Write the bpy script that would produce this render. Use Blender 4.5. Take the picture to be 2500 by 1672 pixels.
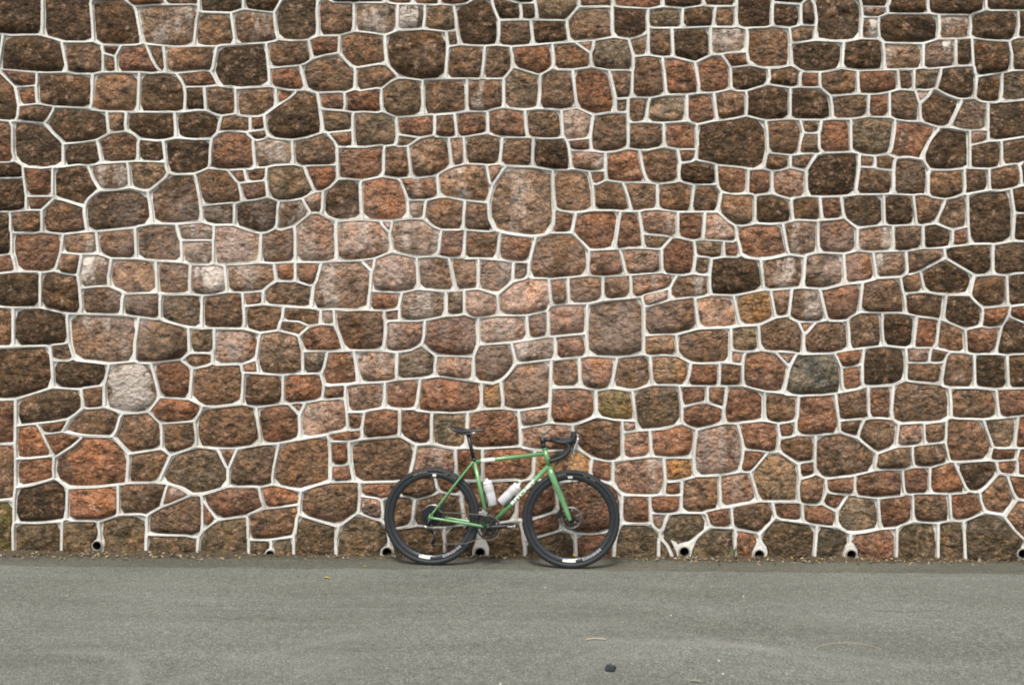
import bpy, math, random
import numpy as np
from mathutils import Matrix, Vector

for o in list(bpy.data.objects):
    bpy.data.objects.remove(o, do_unlink=True)
SC = bpy.context.scene
COL = SC.collection
random.seed(11)
rng = np.random.default_rng(5)
R = math.radians

# ------------------------------------------------------------------ camera
cam_data = bpy.data.cameras.new('camera')
cam = bpy.data.objects.new('camera', cam_data)
COL.objects.link(cam)
cam.location = (0.0, -6.703, 1.60)
cam.rotation_euler = (R(90), 0, 0)
cam_data.sensor_width = 36.0
cam_data.lens = 31.18
cam_data.clip_end = 600.0
cam_data.dof.use_dof = True
cam_data.dof.focus_distance = 6.35
cam_data.dof.aperture_fstop = 4.0
SC.camera = cam
SC.cycles.filter_width = 1.9

# ------------------------------------------------------------------ overcast daylight
world = bpy.data.worlds.new('World')
SC.world = world
world.use_nodes = True
wn = world.node_tree
wn.nodes.clear()
sky = wn.nodes.new('ShaderNodeTexSky')
sky.sky_type = 'NISHITA'
sky.sun_disc = False
SUN_EL, SUN_AZ = R(60), R(190)
sky.sun_elevation = SUN_EL
sky.sun_rotation = SUN_AZ
sky.air_density = 1.0
sky.dust_density = 4.0
hs = wn.nodes.new('ShaderNodeHueSaturation')
hs.inputs['Saturation'].default_value = 0.22
bg = wn.nodes.new('ShaderNodeBackground')
bg.inputs['Strength'].default_value = 0.115
wo = wn.nodes.new('ShaderNodeOutputWorld')
wn.links.new(sky.outputs[0], hs.inputs['Color'])
wn.links.new(hs.outputs[0], bg.inputs[0])
wn.links.new(bg.outputs[0], wo.inputs[0])
sd = bpy.data.lights.new('sun', 'SUN')
sd.energy = 2.3
sd.angle = R(16)
sd.color = (1.0, 0.95, 0.87)
sun = bpy.data.objects.new('sun', sd)
COL.objects.link(sun)
# direction the light comes from (same azimuth as the sky: 0 = +Y, clockwise)
sv = Vector((math.sin(SUN_AZ) * math.cos(SUN_EL), math.cos(SUN_AZ) * math.cos(SUN_EL), math.sin(SUN_EL)))
sun.rotation_euler = sv.to_track_quat('Z', 'Y').to_euler()
sun.location = (0, -8, 12)
SC.view_settings.view_transform = 'Standard'
SC.view_settings.look = 'None'
SC.view_settings.exposure = 0.60
SC.view_settings.gamma = 1.0
SC.view_settings.use_curve_mapping = False

# ------------------------------------------------------------------ materials
def mat(name):
    m = bpy.data.materials.new(name)
    m.use_nodes = True
    nt = m.node_tree
    nt.nodes.clear()
    out = nt.nodes.new('ShaderNodeOutputMaterial')
    b = nt.nodes.new('ShaderNodeBsdfPrincipled')
    nt.links.new(b.outputs[0], out.inputs[0])
    return m, nt, b

def N(nt, kind, **kw):
    n = nt.nodes.new(kind)
    for k, v in kw.items():
        if k in n.inputs:
            n.inputs[k].default_value = v
        else:
            setattr(n, k, v)
    return n

def noise(nt, vec, scale, detail=4.0, rough=0.6):
    n = N(nt, 'ShaderNodeTexNoise', Scale=scale, Detail=detail, Roughness=rough)
    if vec is not None:
        nt.links.new(vec, n.inputs['Vector'])
    return n.outputs['Fac']

def ramp(nt, fac, stops):
    n = nt.nodes.new('ShaderNodeValToRGB')
    cr = n.color_ramp
    while len(cr.elements) < len(stops):
        cr.elements.new(0.5)
    for e, (p, c) in zip(cr.elements, stops):
        e.position = p
        e.color = (c, c, c, 1) if not isinstance(c, tuple) else (*c, 1)
    nt.links.new(fac, n.inputs[0])
    return n.outputs[0]

def mix(nt, fac, a, b, blend='MIX'):
    n = nt.nodes.new('ShaderNodeMix')
    n.data_type = 'RGBA'
    n.blend_type = blend
    for sock, v in ((n.inputs[0], fac), (n.inputs[6], a), (n.inputs[7], b)):
        if isinstance(v, (int, float)):
            sock.default_value = v
        elif isinstance(v, tuple):
            sock.default_value = (*v, 1)
        else:
            nt.links.new(v, sock)
    return n.outputs[2]

def math_n(nt, op, a, b=0.0, clamp=False):
    n = nt.nodes.new('ShaderNodeMath')
    n.operation = op
    n.use_clamp = clamp
    for i, v in enumerate((a, b)):
        if isinstance(v, (int, float)):
            n.inputs[i].default_value = v
        else:
            nt.links.new(v, n.inputs[i])
    return n.outputs[0]

def mapped(nt, vec, scale):
    n = N(nt, 'ShaderNodeMapping')
    n.inputs['Scale'].default_value = scale
    nt.links.new(vec, n.inputs['Vector'])
    return n.outputs[0]

def bump(nt, b, h, strength, dist):
    n = N(nt, 'ShaderNodeBump', Strength=strength, Distance=dist)
    nt.links.new(h, n.inputs['Height'])
    nt.links.new(n.outputs[0], b.inputs['Normal'])

def plain(name, color, rough=0.5, metal=0.0, vary=0.15, scale=40.0, coat=0.0, bmp=0.0):
    m, nt, b = mat(name)
    tc = N(nt, 'ShaderNodeTexCoord').outputs['Object']
    f = noise(nt, tc, scale)
    k = ramp(nt, f, [(0.25, 1 - vary), (0.75, 1.0)])
    nt.links.new(mix(nt, 1.0, color, k, 'MULTIPLY'), b.inputs['Base Color'])
    r = ramp(nt, f, [(0.3, max(0.0, rough - 0.08)), (0.7, min(1.0, rough + 0.08))])
    nt.links.new(r, b.inputs['Roughness'])
    b.inputs['Metallic'].default_value = metal
    if coat:
        b.inputs['Coat Weight'].default_value = coat
        b.inputs['Coat Roughness'].default_value = 0.08
    if bmp:
        bump(nt, b, noise(nt, tc, scale * 4), 0.5, bmp)
    return m

def pale_patches(nt, pos, amount):
    """leached lime on the left of the wall and a paler middle, in ragged cloudy patches over stones and joints alike"""
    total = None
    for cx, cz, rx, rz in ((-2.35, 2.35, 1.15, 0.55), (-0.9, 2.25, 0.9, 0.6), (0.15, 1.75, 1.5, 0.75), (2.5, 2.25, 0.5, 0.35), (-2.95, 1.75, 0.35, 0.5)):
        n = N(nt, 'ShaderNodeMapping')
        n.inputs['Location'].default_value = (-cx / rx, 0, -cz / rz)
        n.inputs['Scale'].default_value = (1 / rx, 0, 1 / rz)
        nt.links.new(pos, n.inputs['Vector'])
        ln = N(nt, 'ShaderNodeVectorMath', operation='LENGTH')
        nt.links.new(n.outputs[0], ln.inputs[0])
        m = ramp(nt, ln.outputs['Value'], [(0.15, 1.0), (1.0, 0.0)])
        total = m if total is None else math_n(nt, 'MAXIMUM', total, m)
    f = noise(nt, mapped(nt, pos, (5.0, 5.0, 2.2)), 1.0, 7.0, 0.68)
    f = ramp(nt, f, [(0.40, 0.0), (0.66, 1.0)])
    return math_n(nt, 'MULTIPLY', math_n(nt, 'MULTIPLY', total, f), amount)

def make_stone_mat():
    m, nt, b = mat('volcanic_stone')
    pos = N(nt, 'ShaderNodeNewGeometry').outputs['Position']
    at = N(nt, 'ShaderNodeAttribute', attribute_name='stone')
    sh = N(nt, 'ShaderNodeAttribute', attribute_name='shift')
    add = N(nt, 'ShaderNodeVectorMath', operation='ADD')
    gr = N(nt, 'ShaderNodeAttribute', attribute_name='grain')
    scl = N(nt, 'ShaderNodeVectorMath', operation='SCALE')
    nt.links.new(pos, scl.inputs[0])
    nt.links.new(gr.outputs['Fac'], scl.inputs['Scale'])
    nt.links.new(scl.outputs[0], add.inputs[0])
    nt.links.new(sh.outputs['Vector'], add.inputs[1])
    p = add.outputs[0]
    col = at.outputs['Color']
    big = noise(nt, p, 9.0, 5.0, 0.62)
    mid = noise(nt, p, 38.0, 6.0, 0.7)
    fine = noise(nt, p, 150.0, 3.0, 0.7)
    # mineral variety: dark basaltic, ochre and pinkish zones and specks
    c = mix(nt, ramp(nt, big, [(0.44, 0.0), (0.58, 0.85)]), col, mix(nt, 1.0, col, (0.46, 0.47, 0.43), 'MULTIPLY'))
    c = mix(nt, ramp(nt, noise(nt, p, 8.5, 4.0), [(0.48, 0.0), (0.62, 0.8)]), c, mix(nt, 1.0, col, (1.42, 1.20, 0.96), 'MULTIPLY'))
    c = mix(nt, ramp(nt, noise(nt, mapped(nt, p, (1.0, 1.0, 1.0)), 17.0, 5.0, 0.68), [(0.54, 0.0), (0.64, 0.60)]), c, (0.46, 0.30, 0.21))
    c = mix(nt, ramp(nt, noise(nt, mapped(nt, p, (1.2, 1.0, 1.0)), 33.0, 5.0, 0.7), [(0.56, 0.0), (0.66, 0.55)]), c, (0.34, 0.20, 0.075))
    c = mix(nt, ramp(nt, noise(nt, mapped(nt, p, (1.0, 1.3, 1.2)), 16.0, 4.0, 0.66), [(0.55, 0.0), (0.62, 0.80)]), c, (0.075, 0.052, 0.034))
    c = mix(nt, 1.0, c, ramp(nt, mid, [(0.30, 0.55), (0.50, 1.0), (0.70, 1.35)]), 'MULTIPLY')
    c = mix(nt, 1.0, c, ramp(nt, fine, [(0.30, 0.38), (0.5, 1.0), (0.70, 1.75)]), 'MULTIPLY')
    # pale lime bloom that has run down the wall, only where the stone carries it
    st = noise(nt, mapped(nt, p, (6.0, 6.0, 1.7)), 1.0, 5.0, 0.62)
    lime = math_n(nt, 'MULTIPLY', ramp(nt, st, [(0.50, 0.0), (0.60, 1.0)]), at.outputs['Alpha'])
    lime = math_n(nt, 'MULTIPLY', lime, ramp(nt, mid, [(0.25, 0.35), (0.6, 1.0)]), True)
    crust = math_n(nt, 'MULTIPLY', math_n(nt, 'SUBTRACT', at.outputs['Alpha'], 2.0), 0.30, True)
    lime = math_n(nt, 'MAXIMUM', lime, math_n(nt, 'MULTIPLY', crust, ramp(nt, mid, [(0.36, 0.35), (0.5, 1.0)])))
    c = mix(nt, lime, c, (0.80, 0.69, 0.60))
    c = mix(nt, pale_patches(nt, pos, 0.62), c, (0.68, 0.53, 0.46))
    nt.links.new(c, b.inputs['Base Color'])
    b.inputs['Roughness'].default_value = 0.93
    b.inputs['Specular IOR Level'].default_value = 0.25
    vor = N(nt, 'ShaderNodeTexVoronoi', Scale=26.0)
    vor.feature = 'SMOOTH_F1'
    nt.links.new(p, vor.inputs['Vector'])
    h = math_n(nt, 'ADD', math_n(nt, 'MULTIPLY', noise(nt, mapped(nt, p, (1.0, 1.0, 1.2)), 13.0, 7.0, 0.60), 2.0), math_n(nt, 'MULTIPLY', vor.outputs['Distance'], 0.45))
    rid = N(nt, 'ShaderNodeTexNoise', Scale=7.0, Detail=5.0, Roughness=0.55)
    rid.noise_type = 'RIDGED_MULTIFRACTAL'
    nt.links.new(mapped(nt, p, (1.0, 1.0, 1.15)), rid.inputs['Vector'])
    h = math_n(nt, 'SUBTRACT', h, math_n(nt, 'MULTIPLY', rid.outputs['Fac'], 0.14))
    bump(nt, b, h, 1.0, 0.085)
    return m

def make_mortar_mat():
    m, nt, b = mat('lime_mortar')
    pos = N(nt, 'ShaderNodeNewGeometry').outputs['Position']
    a = noise(nt, pos, 3.0, 5.0)
    f = noise(nt, pos, 70.0, 5.0, 0.7)
    c = mix(nt, ramp(nt, a, [(0.35, 0.0), (0.7, 1.0)]), (0.78, 0.765, 0.72), (0.60, 0.585, 0.54))
    c = mix(nt, 1.0, c, ramp(nt, f, [(0.3, 0.72), (0.65, 1.08)]), 'MULTIPLY')
    stn = noise(nt, mapped(nt, pos, (9.0, 9.0, 4.0)), 1.0, 5.0, 0.65)
    c = mix(nt, ramp(nt, stn, [(0.52, 0.0), (0.68, 0.55)]), c, (0.36, 0.32, 0.25))
    c = mix(nt, pale_patches(nt, pos, 0.7), c, (0.74, 0.70, 0.65))
    nt.links.new(c, b.inputs['Base Color'])
    b.inputs['Roughness'].default_value = 0.95
    b.inputs['Specular IOR Level'].default_value = 0.2
    bump(nt, b, f, 0.6, 0.006)
    return m

def make_road_mat():
    m, nt, b = mat('worn_asphalt')
    pos = N(nt, 'ShaderNodeNewGeometry').outputs['Position']
    sep = N(nt, 'ShaderNodeSeparateXYZ')
    nt.links.new(pos, sep.inputs[0])
    fine = noise(nt, pos, 260.0, 3.0, 0.75)
    agg = N(nt, 'ShaderNodeTexVoronoi', Scale=150.0)
    nt.links.new(pos, agg.inputs['Vector'])
    mid = noise(nt, pos, 22.0, 5.0, 0.65)
    patch = noise(nt, mapped(nt, pos, (0.55, 1.9, 1.0)), 1.0, 5.0, 0.55)
    sweep = noise(nt, mapped(nt, pos, (0.35, 5.0, 1.0)), 1.0, 4.0, 0.6)
    c = mix(nt, ramp(nt, patch, [(0.36, 0.0), (0.66, 1.0)]), (0.108, 0.114, 0.098), (0.150, 0.157, 0.139))
    c = mix(nt, ramp(nt, sweep, [(0.52, 0.0), (0.70, 0.35)]), c, (0.190, 0.196, 0.180))
    c = mix(nt, 1.0, c, ramp(nt, mid, [(0.3, 0.80), (0.7, 1.20)]), 'MULTIPLY')
    c = mix(nt, 1.0, c, ramp(nt, fine, [(0.30, 0.40), (0.5, 1.0), (0.70, 1.7)]), 'MULTIPLY')
    grain = noise(nt, pos, 95.0, 4.0, 0.75)
    c = mix(nt, 1.0, c, ramp(nt, grain, [(0.32, 0.42), (0.5, 1.0), (0.68, 1.75)]), 'MULTIPLY')
    sparkle = ramp(nt, agg.outputs['Color'], [(0.78, 0.0), (0.92, 0.55)])
    c = mix(nt, sparkle, c, (0.42, 0.40, 0.36))
    # ragged strip of darker, browner asphalt along the foot of the wall
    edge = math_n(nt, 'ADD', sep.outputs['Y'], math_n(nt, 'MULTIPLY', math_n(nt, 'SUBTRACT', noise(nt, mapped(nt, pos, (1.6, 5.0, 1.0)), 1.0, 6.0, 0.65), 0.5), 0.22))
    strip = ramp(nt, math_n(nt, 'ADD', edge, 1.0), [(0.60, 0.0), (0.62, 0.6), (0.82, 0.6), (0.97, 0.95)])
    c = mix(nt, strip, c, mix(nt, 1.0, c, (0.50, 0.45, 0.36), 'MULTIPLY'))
    # pale tyre scuffs that curve across the lane
    for cx, cy, rr in ((-2.28, -2.60, 0.50), (0.10, -3.60, 2.02), (0.6, -4.9, 3.02)):
        dx = math_n(nt, 'SUBTRACT', sep.outputs['X'], cx)
        dy = math_n(nt, 'SUBTRACT', sep.outputs['Y'], cy)
        rad = math_n(nt, 'SQRT', math_n(nt, 'ADD', math_n(nt, 'MULTIPLY', dx, dx), math_n(nt, 'MULTIPLY', dy, dy)))
        dist = math_n(nt, 'ABSOLUTE', math_n(nt, 'SUBTRACT', rad, rr))
        arc = ramp(nt, dist, [(0.01, 0.26), (0.075, 0.0)])
        arc = math_n(nt, 'MULTIPLY', arc, ramp(nt, noise(nt, mapped(nt, pos, (1.3, 1.3, 1.0)), 1.0, 4.0), [(0.42, 0.0), (0.60, 1.0)]))
        c = mix(nt, arc, c, (0.26, 0.26, 0.24))
    # cracks running along the lane
    wob = math_n(nt, 'MULTIPLY', math_n(nt, 'SUBTRACT', noise(nt, mapped(nt, pos, (0.9, 0.3, 1.0)), 1.0, 5.0), 0.5), 0.5)
    line = math_n(nt, 'ABSOLUTE', math_n(nt, 'ADD', math_n(nt, 'ADD', sep.outputs['Y'], wob), 1.33))
    crack = ramp(nt, line, [(0.004, 0.55), (0.016, 0.0)])
    crack = math_n(nt, 'MULTIPLY', crack, ramp(nt, noise(nt, mapped(nt, pos, (1.1, 1.1, 1.0)), 1.0, 3.0), [(0.45, 0.0), (0.6, 1.0)]))
    c = mix(nt, crack, c, (0.06, 0.058, 0.05))
    nt.links.new(c, b.inputs['Base Color'])
    b.inputs['Roughness'].default_value = 0.9
    b.inputs['Specular IOR Level'].default_value = 0.3
    h = math_n(nt, 'ADD', fine, math_n(nt, 'MULTIPLY', agg.outputs['Distance'], 0.8))
    bump(nt, b, h, 0.6, 0.004)
    return m

def make_bottle_mat():
    m, nt, b = mat('milky_plastic')
    tc = N(nt, 'ShaderNodeTexCoord').outputs['Object']
    f = noise(nt, tc, 25.0)
    nt.links.new(mix(nt, f, (0.60, 0.60, 0.61), (0.52, 0.515, 0.53)), b.inputs['Base Color'])
    b.inputs['Roughness'].default_value = 0.38
    b.inputs['Transmission Weight'].default_value = 0.12
    b.inputs['Subsurface Weight'].default_value = 0.15
    b.inputs['Subsurface Radius'].default_value = (0.02, 0.02, 0.02)
    return m

M_STONE = make_stone_mat()
M_MORTAR = make_mortar_mat()
M_ROAD = make_road_mat()
M_CORE = plain('rubble_core', (0.25, 0.22, 0.19), 0.95, bmp=0.01)
M_PIPE = plain('weathered_pvc', (0.36, 0.33, 0.28), 0.7, vary=0.5, scale=60)
M_BORE_SHADE = plain('bore_shade', (0.012, 0.012, 0.014), 0.9)  # near black, paints the shade deep inside the drain pipes
M_GREEN = plain('green_enamel', (0.115, 0.285, 0.115), 0.33, vary=0.10, coat=0.6)
M_BLACK = plain('black_anodised', (0.014, 0.015, 0.017), 0.42, vary=0.2)
M_CARBON = plain('carbon_rim', (0.016, 0.020, 0.026), 0.30, vary=0.2, coat=0.4)
M_RUBBER = plain('black_rubber', (0.017, 0.020, 0.023), 0.62, vary=0.25, scale=120, bmp=0.001)
M_TAPE = plain('bar_tape', (0.018, 0.020, 0.021), 0.65, vary=0.3, scale=90, bmp=0.001)
M_LEATHER = plain('saddle_cover', (0.020, 0.021, 0.023), 0.42)
M_STEEL = plain('brushed_steel', (0.55, 0.56, 0.57), 0.32, 1.0)
M_CHAIN = plain('oily_chain', (0.30, 0.28, 0.24), 0.42, 0.9, vary=0.4, scale=200)
M_CASS = plain('dark_steel', (0.030, 0.030, 0.032), 0.45, 0.6)
M_ROTOR = plain('rotor_steel', (0.30, 0.30, 0.31), 0.40, 1.0)
M_WHITE = plain('white_vinyl', (0.80, 0.80, 0.78), 0.40, vary=0.06)
M_GREYPRINT = plain('grey_print', (0.42, 0.42, 0.42), 0.5, vary=0.5, scale=90)
M_CREAM = plain('cream_print', (0.62, 0.58, 0.36), 0.6, vary=0.3)
M_BOTTLE = make_bottle_mat()
M_CAP = plain('white_cap', (0.72, 0.72, 0.74), 0.35, vary=0.05)
M_LEAFY = plain('yellow_leaf', (0.62, 0.48, 0.06), 0.7)
M_TAN = plain('dry_leaf_tan', (0.36, 0.24, 0.11), 0.9, vary=0.4)
M_STRAW = plain('pale_straw', (0.40, 0.35, 0.25), 0.85, vary=0.3)
M_BROWN = plain('leaf_mould', (0.085, 0.062, 0.036), 0.95, vary=0.5, scale=30, bmp=0.01)
M_WEED = plain('weed_green', (0.095, 0.135, 0.030), 0.7, vary=0.4)
M_PEBBLE = plain('dark_pebble', (0.035, 0.040, 0.050), 0.8, vary=0.4, bmp=0.003)
M_CHIP = plain('pale_chip', (0.55, 0.53, 0.50), 0.8)

# ------------------------------------------------------------------ mesh helpers
def link(name, verts, faces, mats, parent=None, smooth=True, midx=None):
    me = bpy.data.meshes.new(name)
    me.from_pydata([tuple(map(float, v)) for v in verts], [], [tuple(map(int, f)) for f in faces])
    if not isinstance(mats, (list, tuple)):
        mats = [mats]
    for m in mats:
        me.materials.append(m)
    if midx is not None:
        me.polygons.foreach_set('material_index', np.asarray(midx, np.int32))
    me.polygons.foreach_set('use_smooth', [smooth] * len(me.polygons))
    me.update()
    o = bpy.data.objects.new(name, me)
    COL.objects.link(o)
    if parent is not None:
        o.parent = parent
    return o

def empty(name, parent=None):
    o = bpy.data.objects.new(name, None)
    o.empty_display_size = 0.1
    COL.objects.link(o)
    if parent is not None:
        o.parent = parent
    return o

def tag(o, label=None, cat=None, group=None, kind=None):
    if label: o['label'] = label
    if cat: o['category'] = cat
    if group: o['group'] = group
    if kind: o['kind'] = kind
    return o

class MB:
    """collects verts and faces of one mesh"""
    def __init__(self):
        self.v, self.f, self.m = [], [], []
    def add(self, v, f, m=0):
        o = len(self.v)
        self.v += [tuple(p) for p in v]
        self.f += [tuple(i + o for i in q) for q in f]
        self.m += [m] * len(f)
        return self
    def tube(self, path, rad, n=12, closed=False, cap=True, m=0, flat=1.0, axis=None):
        path = [Vector(p) for p in path]
        k = len(path)
        rad = [rad] * k if isinstance(rad, (int, float)) else list(np.interp(np.linspace(0, 1, k), np.linspace(0, 1, len(rad)), rad))
        vs, prev = [], None
        for i, p in enumerate(path):
            a = path[(i - 1) % k] if (closed or i) else path[0]
            c = path[(i + 1) % k] if (closed or i < k - 1) else path[-1]
            t = (c - a).normalized()
            if axis is not None:
                s = Vector(axis)
            elif prev is None:
                s = Vector((0, 1, 0)) if abs(t.y) < 0.9 else Vector((1, 0, 0))
            else:
                s = prev
            s = (s - t * s.dot(t)).normalized()
            prev = s
            q = t.cross(s)
            for j in range(n):
                w = 2 * math.pi * j / n
                vs.append(p + s * (math.cos(w) * rad[i] * flat) + q * (math.sin(w) * rad[i]))
        fs = []
        for i in range(k if closed else k - 1):
            for j in range(n):
                b, d = i * n, ((i + 1) % k) * n
                fs.append((b + j, b + (j + 1) % n, d + (j + 1) % n, d + j))
        if cap and not closed:
            fs.append(tuple(reversed(range(n))))
            fs.append(tuple((k - 1) * n + j for j in range(n)))
        return self.add(vs, fs, m)
    def ring(self, prof, n=64, c=(0, 0, 0), m=0, a0=0.0, a1=2 * math.pi, close_prof=True):
        """lathe a profile of (radius, y) about the local y axis; angles in the x-z plane"""
        full = abs(a1 - a0 - 2 * math.pi) < 1e-6
        steps = n if full else n + 1
        k = len(prof)
        vs = []
        for i in range(steps):
            w = a0 + (a1 - a0) * i / n
            for r, y in prof:
                vs.append((c[0] + r * math.cos(w), c[1] + y, c[2] + r * math.sin(w)))
        fs = []
        for i in range(n):
            b, d = i * k, ((i + 1) % steps) * k
            for j in range(k if close_prof else k - 1):
                fs.append((b + j, d + j, d + (j + 1) % k, b + (j + 1) % k))
        if not full and close_prof:
            fs.append(tuple(range(k)))
            fs.append(tuple(reversed([(steps - 1) * k + j for j in range(k)])))
        return self.add(vs, fs, m)
    def box(self, c, s, rot=None, m=0, taper=1.0):
        vs = []
        for dx in (-1, 1):
            for dy in (-1, 1):
                for dz in (-1, 1):
                    t = taper if dz > 0 else 1.0
                    p = Vector((dx * s[0] / 2 * t, dy * s[1] / 2 * t, dz * s[2] / 2))
                    if rot is not None:
                        p = rot @ p
                    vs.append(Vector(c) + p)
        return self.add(vs, [(0, 1, 3, 2), (4, 6, 7, 5), (0, 4, 5, 1), (2, 3, 7, 6), (0, 2, 6, 4), (1, 5, 7, 3)], m)
    def build(self, name, mats, parent=None, smooth=True, bevel=0.0):
        o = link(name, self.v, self.f, mats, parent, smooth, self.m)
        if bevel:
            b = o.modifiers.new('bevel', 'BEVEL')
            b.width = bevel
            b.segments = 2
            b.limit_method = 'ANGLE'
        return o

def curve(pts, n=6):
    """Catmull-Rom through pts"""
    p = [Vector(a) for a in pts]
    p = [p[0] * 2 - p[1]] + p + [p[-1] * 2 - p[-2]]
    out = []
    for i in range(1, len(p) - 2):
        for j in range(n):
            t = j / n
            a, b, c, d = p[i - 1], p[i], p[i + 1], p[i + 2]
            out.append(0.5 * (2 * b + (c - a) * t + (2 * a - 5 * b + 4 * c - d) * t * t + (3 * b - a - 3 * c + d) * t ** 3))
    out.append(p[-2])
    return out

SLOPE = -0.0075
def gz(x):
    return -0.018 + SLOPE * x

# ------------------------------------------------------------------ road
gx = [-70, -20, -8, -4, 0, 4, 8, 20, 70]
gy = [-90, -30, -10, -6, -3, -1, 0, 1, 10, 60]
rv = [(x, y, gz(x)) for y in gy for x in gx]
rf = [(j * 9 + i, j * 9 + i + 1, (j + 1) * 9 + i + 1, (j + 1) * 9 + i) for j in range(9) for i in range(8)]
road = link('road', rv, rf, M_ROAD)
tag(road, kind='structure')

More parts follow.
